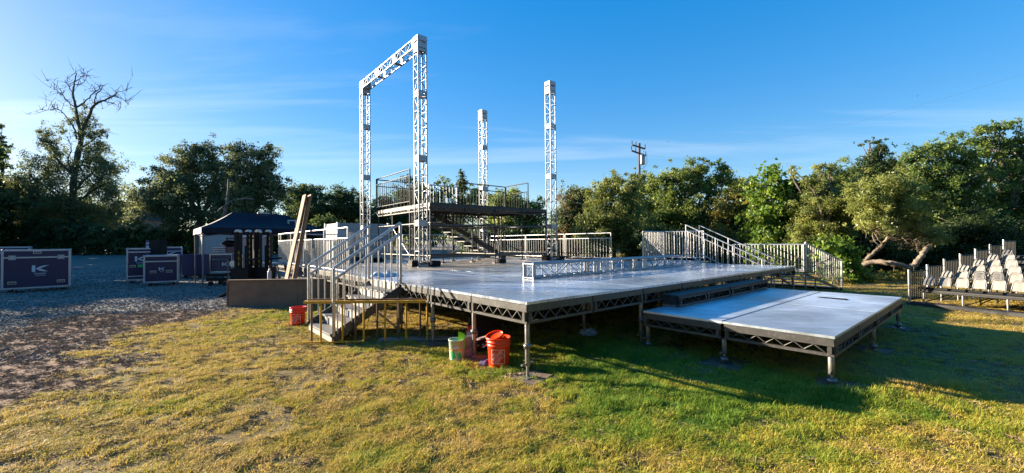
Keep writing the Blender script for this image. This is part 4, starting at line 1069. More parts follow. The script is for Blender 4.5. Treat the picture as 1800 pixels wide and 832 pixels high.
# yellow barrier in front of the stairs
yb = thing('yellow_barrier', 'yellow rail barrier with upright bars standing before the front stairs', 'barrier', (-2.4, 7.0, 0))
y0, y1 = Vector((-3.42, 6.86, 0)), Vector((-1.42, 6.98, 0)); yd = (y1 - y0).normalized(); yn = Vector((-yd.y, yd.x, 0)); zv = Vector((0, 0, 1))
sbar('top_rail', yb, M['yellow'], y0 + zv * .69 - yd * .03, y1 + zv * .67, .05, .045)
sbar('rear_rail', yb, M['russet'], y0 + zv * .71 + yn * .10, y1 + zv * .69 + yn * .10, .04, .04)
L_ = (y1 - y0).length
for k in range(6):
    q = y0 + yd * (.24 + k * (L_ - .26) / 5)
    bar('front_bar', yb, M['yellow'], q, q + zv * .67, .036)
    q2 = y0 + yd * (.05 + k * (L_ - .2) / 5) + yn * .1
    bar('rear_bar', yb, M['russet'], q2, q2 + zv * .69, .034)
sbar('foot_rail', yb, M['yellow'], y0 - yd * .12 - yn * .02 + zv * .03, y0 + yd * .95 - yn * .02 + zv * .03, .03, .02)
slab = bevbox('flat_metal_sheet', None, M['plate'], (-1.62, 7.06, .03), (1.3, .2, .02), .004, Matrix.Rotation(R(3), 4, 'Z'))
tag(slab, 'flat pale metal strip on the grass behind the yellow barrier', 'strip')

# ------------------------------------------------------------------ truss
TS = .32
def truss(name, label, a0, b0, z0, axis, secs, group, cat='truss', blocks=(), cells=4, mt='alu', rnd=1):
    """box truss whose low corner is (a0,b0,z0); axis 'z', 'a' or 'b'; secs = joint positions along the axis from the start"""
    ex, ey, ez = {'z': (VA, UB, Vector((0, 0, 1))), 'b': (VA, Vector((0, 0, 1)), UB), 'a': (UB, Vector((0, 0, 1)), VA)}[axis]
    o = W(a0, b0, z0); t = thing(name, label, cat, o, group)
    pt = lambda x, y, l: o + ex * x + ey * y + ez * l
    r = .046; i0, i1 = r / 2, TS - r / 2
    cor = [(i0, i0), (i1, i0), (i1, i1), (i0, i1)]
    L0, L1 = secs[0], secs[-1]
    rr = random.Random(rnd)
    for s0, s1 in zip(secs[:-1], secs[1:]):
        for x, y in cor: bar('chord', t, M[mt], pt(x, y, s0 + .004), pt(x, y, s1 - .004), r)
        # frame plates at both ends of a section
        for l, sgn in ((s0, 1), (s1, -1)):
            for q in range(4):
                (x0, y0_), (x1, y1_) = cor[q], cor[(q + 1) % 4]
                sbar('end_plate', t, M['plate'], pt(x0, y0_, l + sgn * .046), pt(x1, y1_, l + sgn * .046), .014, .085, side=ez)
        n = max(2, int(round((s1 - s0) / .46)))
        for c in range(n):
            l0, l1 = s0 + .07 + (s1 - s0 - .14) * c / n, s0 + .07 + (s1 - s0 - .14) * (c + 1) / n
            for q in range(4):
                (x0, y0_), (x1, y1_) = cor[q], cor[(q + 1) % 4]
                if c < n - 1: bar('rung', t, M[mt], pt(x0, y0_, l1), pt(x1, y1_, l1), .022)
                if (c + q) % 2 == 0: x0, x1, y0_, y1_ = x1, x0, y1_, y0_
                bar('diagonal', t, M[mt], pt(x0, y0_, l0 + .03), pt(x1, y1_, l1 - .03), .019)
    for l0, l1 in blocks:      # solid corner block: plates with slots
        for q in range(4):
            (x0, y0_), (x1, y1_) = cor[q], cor[(q + 1) % 4]
            h = (l1 - l0)
            for f0, f1 in ((0, .42), (.60, 1)):
                sbar('block_plate', t, M['plate'], pt(x0, y0_, l0 + h * (f0 + f1) / 2), pt(x1, y1_, l0 + h * (f0 + f1) / 2), .05, h * (f1 - f0), side=ez)
        for x, y in cor: bar('chord', t, M[mt], pt(x, y, l0), pt(x, y, l1), r)
        for x, y in cor:
            bar('bolt', t, M['black'], pt(x - .03 if x < .1 else x + .03, y, (l0 + l1) / 2 + .1), pt(x - .04 if x < .1 else x + .04, y, (l0 + l1) / 2 + .1), .03)
    if axis == 'z':
        bx_ = box('base_plate', t, M['plate'], pt(TS / 2, TS / 2, .01), (TS + .12, TS + .12, .014))
    return t
ZT = 7.99
SEC = [.02, 1.34, 3.32, 5.30, 6.68]
truss('truss_tower', 'aluminium truss tower at the near left, tallest in the picture', 2.52, 7.59, DZ, 'z', SEC, 'truss towers on the stage', blocks=[(6.69, ZT - DZ)], rnd=1)
truss('truss_tower', 'aluminium truss tower carrying the far end of the overhead truss', 2.53, 12.16, DZ, 'z', SEC, 'truss towers on the stage', blocks=[(6.69, ZT - DZ)], rnd=2)
truss('truss_tower', 'free-standing aluminium truss tower right of the upper platform', 8.21, 7.60, DZ, 'z', SEC, 'truss towers on the stage', blocks=[(6.69, ZT - DZ)], rnd=3)
truss('truss_tower', 'free-standing aluminium truss tower behind the upper platform', 8.21, 12.12, DZ, 'z', SEC, 'truss towers on the stage', blocks=[(6.69, ZT - DZ)], rnd=4)
truss('truss_beam', 'overhead aluminium truss joining the two left towers', 2.525, 7.93, ZT - TS, 'b', [0, 1.41, 2.82, 4.22], None, rnd=5)
truss('truss_length', 'long aluminium truss lying along the stage floor', 2.12, 2.15, DZ + .004, 'a', [0, 1.95, 3.9, 5.82], None, rnd=6)
truss('truss_stub', 'short white truss piece standing behind the left stage rail', .75, 14.6, 1.35, 'z', [.02, .95], None, rnd=7)
for i, (a, b, lab) in enumerate([(2.68, 7.75, 'black cable coil heaped at the foot of the tallest tower'), (8.37, 7.76, 'black gear heaped at the foot of the right free-standing tower'), (2.7, 12.3, 'black gear heaped at the foot of the far left tower')]):
    t = thing('cable_heap', lab, 'cables', W(a, b, DZ), 'cable heaps on the stage')
    paths = []
    for k in range(7):
        rr = random.Random(i * 10 + k); cx, cy, r0 = rr.uniform(-.1, .55), rr.uniform(-.25, .25), rr.uniform(.12, .3)
        zz = .02 + .022 * k
        paths.append([(W(a + cx + r0 * math.cos(s), b + cy + r0 * .8 * math.sin(s), DZ + zz + .012 * math.sin(3 * s)), .016) for s in np.linspace(0, 6.3, 22)])
    v, f = tube_mesh(paths, 6); mesh_obj('cable', v, f, M['rope'], t, smooth=True)
    bevbox('gear_box', t, M['black'], W(a + .42, b - .05, DZ + .09), (.34, .24, .17), .02)
    bevbox('gear_box', t, M['black'], W(a - .22, b + .12, DZ + .11), (.2, .3, .2), .02)

# ------------------------------------------------------------------ upper platform on scaffold legs
RZ = 2.93
up_ = thing('upper_platform', 'raised dark scaffold platform standing between the truss towers', 'platform', W(5.5, 9.5, DZ))
RA0, RA1, RB0, RB1, RB2 = 3.0, 8.12, 7.78, 10.62, 11.9
for i in range(4):
    w = (RA1 - RA0) / 4
    for b0, b1 in ((RB0, (RB0 + RB1) / 2), ((RB0 + RB1) / 2, RB1)):
        abox('deck_panel', up_, M['bench'], RA0 + w * i + .004, RA0 + w * (i + 1) - .004, b0 + .004, b1 - .004, RZ - .04, RZ)
abox('deck_panel', up_, M['bench'], RA0 + .004, 4.5, RB1 + .004, RB2, RZ - .04, RZ - .002)
for i in range(4):
    w = (RA1 - RA0) / 4
    lattice(up_, M['riserdark'], W(RA0 + w * i, RB0 + .02), W(RA0 + w * (i + 1), RB0 + .02), RZ - .042, RZ - .24, 10, -UB)
    lattice(up_, M['riserdark'], W(RA0 + w * i, RB1 - .02), W(RA0 + w * (i + 1), RB1 - .02), RZ - .042, RZ - .24, 10, -UB)
for b0, b1 in ((RB0, 9.2), (9.2, RB1), (RB1, RB2)):
    lattice(up_, M['riserdark'], W(RA0 + .02, b0), W(RA0 + .02, b1), RZ - .042, RZ - .24, 10, -VA)
for b0, b1 in ((RB0, 9.2), (9.2, RB1)):
    lattice(up_, M['riserdark'], W(RA1 - .02, b0), W(RA1 - .02, b1), RZ - .042, RZ - .24, 10, VA)
lx = [RA0 + .03, 4.3, 5.58, 6.85, RA1 - .03]
lbs = [RB0 + .03, 9.2, RB1 - .03]
for i, a in enumerate(lx):
    for j, b in enumerate(lbs):
        if j == 0 and i in (1, 3): continue
        bar('leg', up_, M['stagegrey' if i < 2 or j else 'riserdark'], W(a, b, DZ + .03), W(a, b, RZ - .05), .05)
        box('foot_plate', up_, M['stagegrey'], W(a, b, DZ + .015), (.15, .15, .03))
for z in (1.20, 2.24):
    for b in lbs: bar('ledger', up_, M['stagegrey'], W(RA0, b, z), W(RA1, b, z), .052)
    for a in (lx[0], lx[2], lx[4]): bar('ledger', up_, M['stagegrey'], W(a, RB0, z + .055), W(a, RB2 if a < 4 else RB1, z + .055), .052)
bar('leg', up_, M['stagegrey'], W(RA0 + .03, RB2 - .03, DZ), W(RA0 + .03, RB2 - .03, RZ - .05), .05)
bar('leg', up_, M['stagegrey'], W(4.46, RB2 - .03, DZ), W(4.46, RB2 - .03, RZ - .05), .05)
bar('diagonal_brace', up_, M['galv'], W(5.6, RB1 - .03, 1.25), W(6.8, RB1 - .03, 2.2), .04)
bar('diagonal_brace', up_, M['galv'], W(4.35, RB1 - .03, 2.2), W(5.55, RB1 - .03, 1.25), .04)
bar('diagonal_brace', up_, M['galv'], W(RA0 + .03, 9.25, 1.25), W(RA0 + .03, RB1 - .05, 2.2), .03)
blk = bevbox('ballast_block', None, M['black'], W(5.72, 7.66, DZ + .075), (.32, .22, .14), .015); tag(blk, 'small dark block by the middle leg of the upper platform', 'block')
guardrail('dark rail on the left side of the upper platform', W(RA0 - .02, 9.1, RZ), W(RA0 - .02, 11.95, RZ), base=.0, low=.13, mid=1.0, top=1.22, n=17, mt='darkrail', group='rails of the upper platform')
guardrail('dark rail at the back left of the upper platform', W(RA0, 11.92, RZ), W(4.5, 11.92, RZ), low=.1, mid=.95, top=1.2, n=10, mt='darkrail', group='rails of the upper platform')
guardrail('dark rail along the back of the upper platform beside the stairwell', W(5.9, RB1, RZ), W(8.35, RB1, RZ), low=.08, mid=.97, top=1.2, n=15, mt='darkrail', group='rails of the upper platform')
guardrail('dark rail on the right end of the upper platform', W(8.40, RB1, RZ), W(8.40, 9.15, RZ), low=.08, mid=.85, top=1.22, n=9, mt='darkrail', group='rails of the upper platform')
guardrail('short pale rail at the head of the platform stairs', W(4.55, RB1 + .05, RZ), W(5.85, RB1 + .05, RZ), low=.06, mid=None, top=1.0, n=9, mt='galv', group='rails of the upper platform')
ps = thing('platform_stairs', 'stairs behind the upper platform going down to the right', 'stairs', W(6.3, 11.3, DZ))
for k in range(10):
    a0 = 4.8 + k * .36; z = RZ - .2 * (k + 1)
    abox('tread', ps, M['riser'], a0, a0 + .30, RB1 + .12, RB2 - .05, z - .035, z)
for b in (RB1 + .1, RB2 - .03): sbar('stringer', ps, M['riserdark'], W(4.78, b, RZ - .12), W(8.4, b, DZ + .02), .035, .2)
for b, lab in ((RB1 + .08, 'dark raked handrail of the platform stairs, nearer side'), (RB2, 'dark raked handrail of the platform stairs, farther side')):
    guardrail(lab, W(4.8, b, RZ), W(8.4, b, DZ + .02), low=.1, mid=.95, top=1.12, n=20, mt='darkrail', group='handrails of the platform stairs')

# ------------------------------------------------------------------ wall, planks, things behind the left rail
wl_ = thing('low_wall', 'low brown panelled wall in front of the stage rail at the left', 'wall', (-6.4, 11.2, 0))
w0, w1 = Vector((-7.56, 11.05, 0)), Vector((-4.6, 11.25, 0)); wd = (w1 - w0).normalized(); rw = Matrix.Rotation(math.atan2(wd.y, wd.x), 4, 'Z')
wall_l = (w1 - w0).length; pn = 5
for k in range(pn):
    for r_ in range(2):
        c = w0 + wd * (wall_l * (k + .5) / pn)
        box('wall_panel', wl_, M['wall'], c + Vector((0, rng.normal(0, .0015), .17 + .345 * r_)), (wall_l / pn - .004, .06, .342), rw)
box('coping', wl_, M['wall'], (w0 + w1) / 2 + Vector((0, 0, .705)), (wall_l + .04, .12, .03), rw)
box('end_board', wl_, M['ply'], w0 - wd * .03 + Vector((0, .1, .34)), (.03, .3, .66), rw)
for k, (xb, xt, lab) in enumerate([(505, 536, 'leaning timber plank, left one of the pair'), (518, 545, 'leaning timber plank, right one of the pair')]):
    pb, ptp = at(xb, 487, 12.0), at(xt, 343, 12.75)
    d = (ptp - pb).normalized(); pb = pb - d * (pb.z / d.z)
    o = bar('plank', None, M['wood'], pb, ptp, .19, .045, 'box', side=d.cross(Vector((.8, -.6, 0)))); tag(o, lab, 'plank', 'planks leaning on the stage rail')

def container(name, label, c, L, Wd, Hh, ang, ribs=14, mt='container', z0=None):
    z0 = float(gz(c[0], c[1])) if z0 is None else z0
    t = thing(name, label, 'container', (c[0], c[1], z0)); r = Matrix.Rotation(ang, 4, 'Z')
    box('body', t, M[mt], (c[0], c[1], z0 + Hh / 2 + .15), (L, Wd, Hh - .02), r)
    for k in range(ribs):
        for s in (-1, 1):
            q = r @ Vector(((-.5 + (k + .5) / ribs) * L, s * (Wd / 2 + .012), 0))
            box('rib', t, M[mt], Vector((c[0], c[1], z0 + Hh / 2 + .15)) + q, (L / ribs * .5, .03, Hh - .3), r)
    for s in (-1, 1):
        for q2 in range(4):
            q = r @ Vector((s * (L / 2 + .012), (-.5 + (q2 + .5) / 4) * Wd, 0))
            box('rib', t, M[mt], Vector((c[0], c[1], z0 + Hh / 2 + .15)) + q, (.03, Wd / 4 * .6, Hh - .3), r)
        for s2 in (-1, 1):
            q = r @ Vector((s * L / 2, s2 * Wd / 2, 0))
            box('corner_post', t, M['plate'], Vector((c[0], c[1], z0 + Hh / 2 + .15)) + q, (.12, .12, Hh + .06), r)
    return t
container('storage_container', 'white storage container glimpsed under the black tent', at(415, 425, 25.5)[:2], 3.4, 2.2, 2.4, TH, 10)
container('box_trailer', 'white box trailer behind the far left truss tower', at(628, 425, 22.0)[:2], 2.6, 2.0, 2.55, TH, 8)
# cream boards propped between rail and trailer
for k, (x, lab) in enumerate([(600, 'cream foam board propped upright, leftmost'), (612, 'cream foam board propped upright, middle'), (625, 'cream foam board propped upright, rightmost')]):
    c = at(x, 430, 16.6 + .3 * k)
    o = bevbox('foam_board', None, M['white'], (c.x, c.y, 1.25), (.42, .10, 1.9 - .1 * k), .02, Matrix.Rotation(TH - R(30), 4, 'Z') @ Matrix.Rotation(R(4 + 3 * k), 4, 'Y')); tag(o, lab, 'board', 'boards behind the stage rail')
fr = thing('white_frame', 'small white tubular frame standing left of the planks', 'frame', at(510, 430, 19))
for x in (507, 520):
    q = at(x, 400, 19); sbar('post', fr, M['white'], (q.x, q.y, .3), (q.x, q.y, at(x, 388, 19).z), .07)
sbar('top_bar', fr, M['white'], at(506, 388, 19), at(521, 388, 19), .06)
sbar('low_bar', fr, M['white'], at(506, 403, 19), at(521, 403, 19), .06)
tarp = thing('folded_cloth', 'rumpled white cloth lying on the stage beside the stairs', 'cloth', W(.35, 5.1, DZ))
g = np.linspace(-1, 1, 16); vv = [];
for j in g:
    for i in g:
        e = max(0, 1 - (i * i + j * j))
        vv.append(W(.42 + i * .34 + .03 * math.sin(9 * j), 5.15 + j * .22 + .02 * math.sin(8 * i), DZ + .006 + .13 * e ** .6 * (0.55 + .45 * math.sin(7 * i + 3 * j) * math.cos(5 * j - 2 * i))))
mesh_obj('cloth_sheet', vv, [(r_ * 16 + c_, r_ * 16 + c_ + 1, r_ * 16 + c_ + 17, r_ * 16 + c_ + 16) for r_ in range(15) for c_ in range(15)], M['cloth'], tarp, smooth=True)

# ------------------------------------------------------------------ buckets and the tool pile
def wrap_text(parent, name, body, size, c, h, r_at, az, tilt, off, mt):
    """lettering laid on the conical side of a bucket; az = facing azimuth, tilt = turn of the lettering"""
    vs, fs = text_mesh(body, size)
    out = []
    for v in vs:
        x = v.x + off[0]; y = v.y + off[1]
        xr = x * math.cos(tilt) - y * math.sin(tilt); yr = x * math.sin(tilt) + y * math.cos(tilt)
        z = h + yr; r = r_at(z) + .0015; a = az + xr / r
        out.append(Vector(c) + Vector((r * math.cos(a), r * math.sin(a), z)))
    return mesh_obj(name, out, fs, mt, parent)
def wrap_strip(parent, name, pts, wdt, c, h, r_at, az, mt):
    vs, fs = [], []
    for (x0, y0), (x1, y1) in zip(pts[:-1], pts[1:]):
        d = math.hypot(x1 - x0, y1 - y0); nx, ny = -(y1 - y0) / d * wdt / 2, (x1 - x0) / d * wdt / 2
        for k in range(7):
            t = k / 6
            for s in (-1, 1):
                x, y = x0 + (x1 - x0) * t + s * nx, y0 + (y1 - y0) * t + s * ny
                z = h + y; r = r_at(z) + .0012; a = az + x / r
                vs.append(Vector(c) + Vector((r * math.cos(a), r * math.sin(a), z)))
        b = len(vs) - 14
        fs += [(b + 2 * k, b + 2 * k + 1, b + 2 * k + 3, b + 2 * k + 2) for k in range(6)]
    return mesh_obj(name, vs, fs, mt, parent)
def bucket(label, c, s=1.0, mt='orange', face=-90, lid=False, handle_side=1):
    c = Vector(c); t = thing('bucket', label, 'bucket', c, 'orange-red buckets')
    H_, rb, rt_ = .37 * s, .128 * s, .150 * s
    r_at = lambda z: rb + (rt_ - rb) * z / H_
    prof = [(0.0, .004), (rb - .004, .0), (rb, .006), (r_at(H_ * .70), H_ * .70), (r_at(H_ * .72) + .007, H_ * .715), (r_at(H_ * .76) + .007, H_ * .76), (r_at(H_ * .77), H_ * .775),
            (r_at(H_ * .82), H_ * .82), (r_at(H_ * .83) + .008, H_ * .83), (r_at(H_ * .87) + .008, H_ * .87), (r_at(H_ * .88), H_ * .88), (rt_, H_ * .97), (rt_ + .009, H_ * .975), (rt_ + .009, H_), (rt_ - .004, H_), (rb, .02), (0, .018)]
    lathe('body', t, M[mt], prof, c, 32)
    az = R(face)
    for k, (body, sz, oy) in enumerate([('THE', .032 * s, .058 * s), ('HOME', .060 * s, .016 * s), ('DEPOT', .052 * s, -.036 * s)]):
        wrap_text(t, 'lettering', body, sz, c, H_ * .40, r_at, az, R(42), (-.022 * s if k == 0 else 0, oy), M['print'])
    q = .086 * s
    wrap_strip(t, 'logo_border', [(-q, -q), (q, -q), (q, q), (-q, q), (-q, -q)], .006 * s, c, H_ * .40, r_at, az, M['print'])
    # wire handle hanging at the side
    hp = []
    for k in range(15):
        a = math.pi * k / 14
        hp.append((c + Vector((math.cos(az + math.pi / 2 + a * handle_side) * (rt_ + .014), math.sin(az + math.pi / 2 + a * handle_side) * (rt_ + .014), H_ * .84 - math.sin(a) * .12 * s)), .0025))
    v, f = tube_mesh([hp], 5); mesh_obj('handle', v, f, M['galv'], t, smooth=True)
    bar('grip', t, M['black'], hp[6][0], hp[8][0], .018)
    if lid:
        o = lathe('tilted_tray', t, M[mt], [(0, 0), (rt_ * .9, 0), (rt_ * .95, .012), (rt_ * .95, .03), (rt_ * .9, .03)], c, 24)
        mt_ = Matrix.Translation(c + Vector((-.05 * s, -.01, H_ * 1.02))) @ Matrix.Rotation(R(14), 4, 'X') @ Matrix.Rotation(R(-14), 4, 'Y') @ Matrix.Scale(.82, 4)
        o.matrix_basis = mt_
    return t
bucket('large orange bucket with white slanted lettering by the nearest stage leg', (-.19, 5.56, .0), 1.05, 'orange', -93, True)
bucket('bright red-orange bucket at the foot of the front stairs', (-4.40, 8.5, .0), 1.0, 'red', -80, False)
# pale green tub with a lime scraper
c = Vector((-.80, 5.90, 0)); t = thing('tub', 'pale green and white printed tub with a lime scraper sticking out', 'tub', c)
lathe('body', t, M['mint'], [(0, .004), (.098, 0), (.10, .006), (.112, .27), (.118, .272), (.118, .285), (.108, .285), (.095, .02), (0, .015)], c, 28)
r_at = lambda z: .1 + .012 * z / .27
for k, (x0, x1, z0_, z1_) in enumerate([(-.07, .0, .02, .12), (.03, .09, .02, .10), (-.02, .05, .15, .19)]):
    wrap_strip(t, 'print_patch', [(x0, (z0_ + z1_) / 2), (x1, (z0_ + z1_) / 2 + .02)], z1_ - z0_, c, 0, r_at, R(-95), M['greenprint' if k < 2 else 'print'])
wrap_strip(t, 'print_band', [(-.12, .15), (.12, .145)], .02, c, 0, r_at, R(-95), M['orangepaint'])
mesh_obj('scraper', [c + Vector(p) for p in [(.02, -.02, .16), (.12, -.02, .16), (.12, -.02, .36), (.025, -.02, .395), (.02, -.005, .16), (.12, -.005, .16), (.12, -.005, .36), (.025, -.005, .395)]],
         [(0, 1, 2, 3), (7, 6, 5, 4), (0, 4, 5, 1), (1, 5, 6, 2), (2, 6, 7, 3), (3, 7, 4, 0)], M['lime'], t)
t = thing('tool_case', 'open black case leaning under the stage behind the tub', 'case', (-.45, 6.35, 0))
rt_l = Matrix.Rotation(R(10), 4, 'Z')
bevbox('case_bottom', t, M['black'], (-.42, 6.40, .10), (.52, .34, .2), .02, rt_l)
bevbox('case_lid', t, M['black'], (-.45, 6.55, .34), (.52, .05, .36), .02, rt_l @ Matrix.Rotation(R(-20), 4, 'X') @ Matrix.Rotation(R(8), 4, 'Y'))
box('pocket', t, M['pink'], (-.40, 6.22, .24), (.3, .12, .012), rt_l @ Matrix.Rotation(R(-15), 4, 'Y'))
t = thing('carton', 'small pale pink carton beside the stage leg', 'carton', (-.60, 6.02, 0))
bevbox('box', t, M['pink'], (-.62, 6.02, .15), (.17, .12, .29), .006, Matrix.Rotation(R(8), 4, 'Z'))
box('flap', t, M['pink'], (-.60, 6.09, .31), (.16, .1, .004), Matrix.Rotation(R(35), 4, 'X'))
tag(bevbox('red_pouch', None, M['darkred'], (-.64, 6.22, .34), (.1, .08, .14), .02, Matrix.Rotation(R(18), 4, 'Y')), 'dark red pouch behind the pink carton', 'pouch')
t = thing('work_gloves', 'pair of grey and red work gloves on the wooden boards', 'gloves', (-.36, 5.85, .1))
for k in range(5):
    p0 = Vector((-.46 + .03 * k, 5.84 + .012 * k, .17 + .004 * k)); p1 = p0 + Vector((.10 + .01 * k, .03, .06 - .012 * k))
    v, f = tube_mesh([[(p0, .012), (p0.lerp(p1, .5) + Vector((0, 0, .012)), .014), (p1, .010)]], 7); mesh_obj('finger', v, f, M['cloth' if k % 2 else 'rubber'], t, smooth=True)
bevbox('palm', t, M['pink'], (-.31, 5.9, .19), (.12, .1, .035), .012, Matrix.Rotation(R(-20), 4, 'Y'))
bevbox('cuff', t, M['darkred'], (-.27, 5.84, .15), (.09, .07, .03), .01, Matrix.Rotation(R(-20), 4, 'Y'))
for k, (x, y, z, lab) in enumerate([(-.40, 5.84, .05, 'short board under the work gloves'), (-.43, 5.76, .02, 'short board lying on the grass before the gloves')]):
    tag(bevbox('board', None, M['wood'] if k == 0 else M['ply'], (x, y, z), (.36, .09, .03), .004, Matrix.Rotation(R(-6 + 9 * k), 4, 'Z')), lab, 'board')
t = thing('rag', 'crumpled purple rag at the left of the large bucket', 'rag', (-.38, 5.62, 0))
vs_, fs2 = [], []
for j in range(12):
    for i in range(12):
        x, y = (i / 11 - .5), (j / 11 - .5)
        vs_.append((-.36 + x * .22, 5.63 + y * .16, .012 + .1 * max(0, 1 - (x * x + y * y) * 4.2) * (.6 + .4 * math.sin(11 * x + 5 * y) * math.cos(9 * y))))
fs2 = [(r_ * 12 + c_, r_ * 12 + c_ + 1, r_ * 12 + c_ + 13, r_ * 12 + c_ + 12) for r_ in range(11) for c_ in range(11)]
mesh_obj('cloth_sheet', vs_, fs2, M['purple'], t, smooth=True)
t = thing('plastic_bag', 'pale blue plastic bag dropped on the grass under the stage', 'bag', (1.3, 7.25, 0))
rr = random.Random(4); bm = bmesh.new(); bmesh.ops.create_icosphere(bm, subdivisions=3, radius=.12)
for v in bm.verts:
    v.co *= .7 + .5 * abs(math.sin(v.co.x * 60) * math.cos(v.co.y * 47 + v.co.z * 55)); v.co.z = max(v.co.z * .7, -.05)
bm_obj('film', bm, M['bag'], t, Matrix.Translation((1.32, 7.28, .05)) @ Matrix.Diagonal((1.3, .8, 1, 1)))

# ------------------------------------------------------------------ road cases
def k_logo(parent, c, right, upv, h, nrm, word=True, mt='print'):
    """the block K mark with swept arms and its small word below, flat print on a case face"""
    P2 = lambda x, y: c + right * (x * h) + upv * (y * h) + nrm * .004
    polys = [[(-.62, -.42), (-.30, -.42), (-.30, .50), (-.62, .50)],
             [(-.28, .02), (.10, .30), (.45, .43), (1.05, .50), (.55, .28), (.20, .08), (-.05, -.02)],
             [(-.05, -.02), (.20, .0), (.55, -.20), (.90, -.40), (.45, -.37), (.05, -.24), (-.28, .02)]]
    vs, fs = [], []
    for p in polys:
        fs.append(tuple(range(len(vs), len(vs) + len(p)))); vs += [P2(*q) for q in p]
    mesh_obj('logo', vs, fs, M[mt], parent)
    if word:
        for body, sz, dy in (('kinetic', .42, -.66), ('LIGHTING', .20, -.95)):
            tv, tf = text_mesh(body, sz * h)
            mesh_obj('lettering', [c + right * (v.x + .18 * h) + upv * (v.y + dy * h) + nrm * .004 for v in tv], tf, M[mt], parent)
def road_case(label, px0, px1, ytop, ybase, depth=.8, ang=0.0, mt='case', lid=.18, logo=None, latches=(), handles=(), z0=None, base_z=0.0, tape=None, topmat='caselid', casters=True, low_strip=None):
    """the front face runs from its left foot (seen at px0, ybase) in heading ang until it reaches px1"""
    pl_ = onz(px0, ybase, base_z); rr_ = ray(px1, 430); q_ = rr_.x / rr_.y
    w = (q_ * pl_.y - pl_.x) / (math.cos(ang) - q_ * math.sin(ang))
    h = (ybase - ytop) * pl_.y / F_PX
    pm = pl_ + Vector((math.cos(ang), math.sin(ang), 0)) * w / 2
    g0 = base_z if z0 is None else z0
    r = Matrix.Rotation(ang, 4, 'Z'); right = r @ Vector((1, 0, 0)); back = r @ Vector((0, 1, 0)); upv = Vector((0, 0, 1)); nrm = -back
    t = thing('road_case', label, 'case', (pm.x, pm.y, g0), 'road cases on the gravel')
    cs = .14 * min(1, h) if casters else .0
    c = Vector((pm.x, pm.y, g0)) + back * depth / 2
    bh = h - cs
    bevbox('body', t, M[mt], c + upv * (cs + bh / 2), (w - .02, depth - .02, bh - .01), .01, r)
    e = .05
    zs = [cs + e / 2, cs + bh * (1 - lid), cs + bh - e / 2]
    if low_strip: zs.append(cs + bh * low_strip)
    for z in zs:
        for s in (-1, 1):
            q = c + back * s * (depth / 2 - .004) + upv * z
            sbar('edge_strip', t, M['edge'], q - right * (w / 2 + .003), q + right * (w / 2 + .003), .03, e)
            q = c + right * s * (w / 2 - .004) + upv * z
            sbar('edge_strip', t, M['edge'], q - back * (depth / 2 - .03), q + back * (depth / 2 - .03), .03, e)
    for sx in (-1, 1):
        for sy in (-1, 1):
            q = c + right * sx * (w / 2 - .006) + back * sy * (depth / 2 - .006)
            sbar('corner_strip', t, M['edge'], q + upv * cs, q + upv * (cs + bh), .058, .058, side=right)
            for zz in (cs + .02, cs + bh - .02):
                bm = bmesh.new(); bmesh.ops.create_icosphere(bm, subdivisions=1, radius=.048)
                bm_obj('corner_cap', bm, M['plate'], t, Matrix.Translation(q + upv * zz))
            if casters:
                o = bar('caster', t, M['rubber'], q - right * sx * .15 - back * sy * .12 + right * .03 + upv * cs * .45, q - right * sx * .15 - back * sy * .12 - right * .03 + upv * cs * .45, cs * .85, shape='cyl16')
                box('fork', o, M['galv'], q - right * sx * .15 - back * sy * .12 + upv * cs * .85, (.09, .07, cs * .3), r)
    box('lid_top', t, M[topmat], c + upv * (cs + bh + .004), (w - .07, depth - .07, .012), r)
    fc = c - back * (depth / 2)
    for fx, fz in latches:
        o = box('latch_dish', t, M['plate'], fc + right * fx * w + upv * (cs + fz * bh) - back * .010, (.17, .02, .16), r)
        bar('latch_twist', o, M['edge'], fc + right * fx * w + upv * (cs + fz * bh) - back * .02, fc + right * fx * w + upv * (cs + fz * bh) - back * .035, .07, shape='cyl16')
    for fx, fz in handles:
        q = fc + right * fx * w + upv * (cs + fz * bh)
        o = box('handle_dish', t, M['galv'], q - back * .009, (.20, .015, .10), r)
        box('handle_recess', o, M['black'], q - back * .0165, (.16, .006, .065), r)
        sbar('handle_grip', o, M['edge'], q - right * .06 - back * .026 + upv * .012, q + right * .06 - back * .026 + upv * .012, .018)
    if logo: k_logo(t, fc + right * logo[0] * w + upv * (cs + logo[1] * bh), right, upv, logo[2], nrm)
    if tape:
        box('tape', t, M['greentape'], fc + right * tape[0] * w + upv * (cs + tape[1] * bh) - back * .006, (.22, .006, .10), r)
    return t
road_case('large black-purple road case with white logo at the left picture edge', 3, 123, 440, 517, 1.1, R(46), lid=.20, logo=(.02, .50, .26), latches=[(-.36, .80), (.36, .80)], handles=[(-.36, .16), (.36, .16), (.0, .93)])
road_case('road case peeking out behind the large left one', -60, 52, 435, 503, 1.0, R(46), lid=.18, mt='case2')
road_case('tall road case with green tape and white logo, left of the group', 223, 268, 437, 499, .9, R(42), lid=.12, logo=(-.02, .66, .24), handles=[(-.28, .44), (.36, .44)], tape=(.05, .44), low_strip=.12)
road_case('pale-topped blue road case at the back of the group', 284, 320, 435, 490, .8, R(38), mt='case2', lid=.14, logo=(-.1, .74, .26))
road_case('low front road case of the group with small logo and two handles', 253, 313, 450, 504, .9, R(36), lid=.22, logo=(.0, .50, .13), handles=[(-.24, .40), (.24, .40)])
t = thing('equipment_box', 'small black equipment box with white stickers on the front road case', 'box', onz(268, 452, 1.2))
pq = at(269, 451, 18.6); kx = 18.6 / F_PX
bevbox('body', t, M['black'], pq + Vector((0, .2, 14.5 * kx)), (25 * kx, .4, 29 * kx), .02, Matrix.Identity(4))
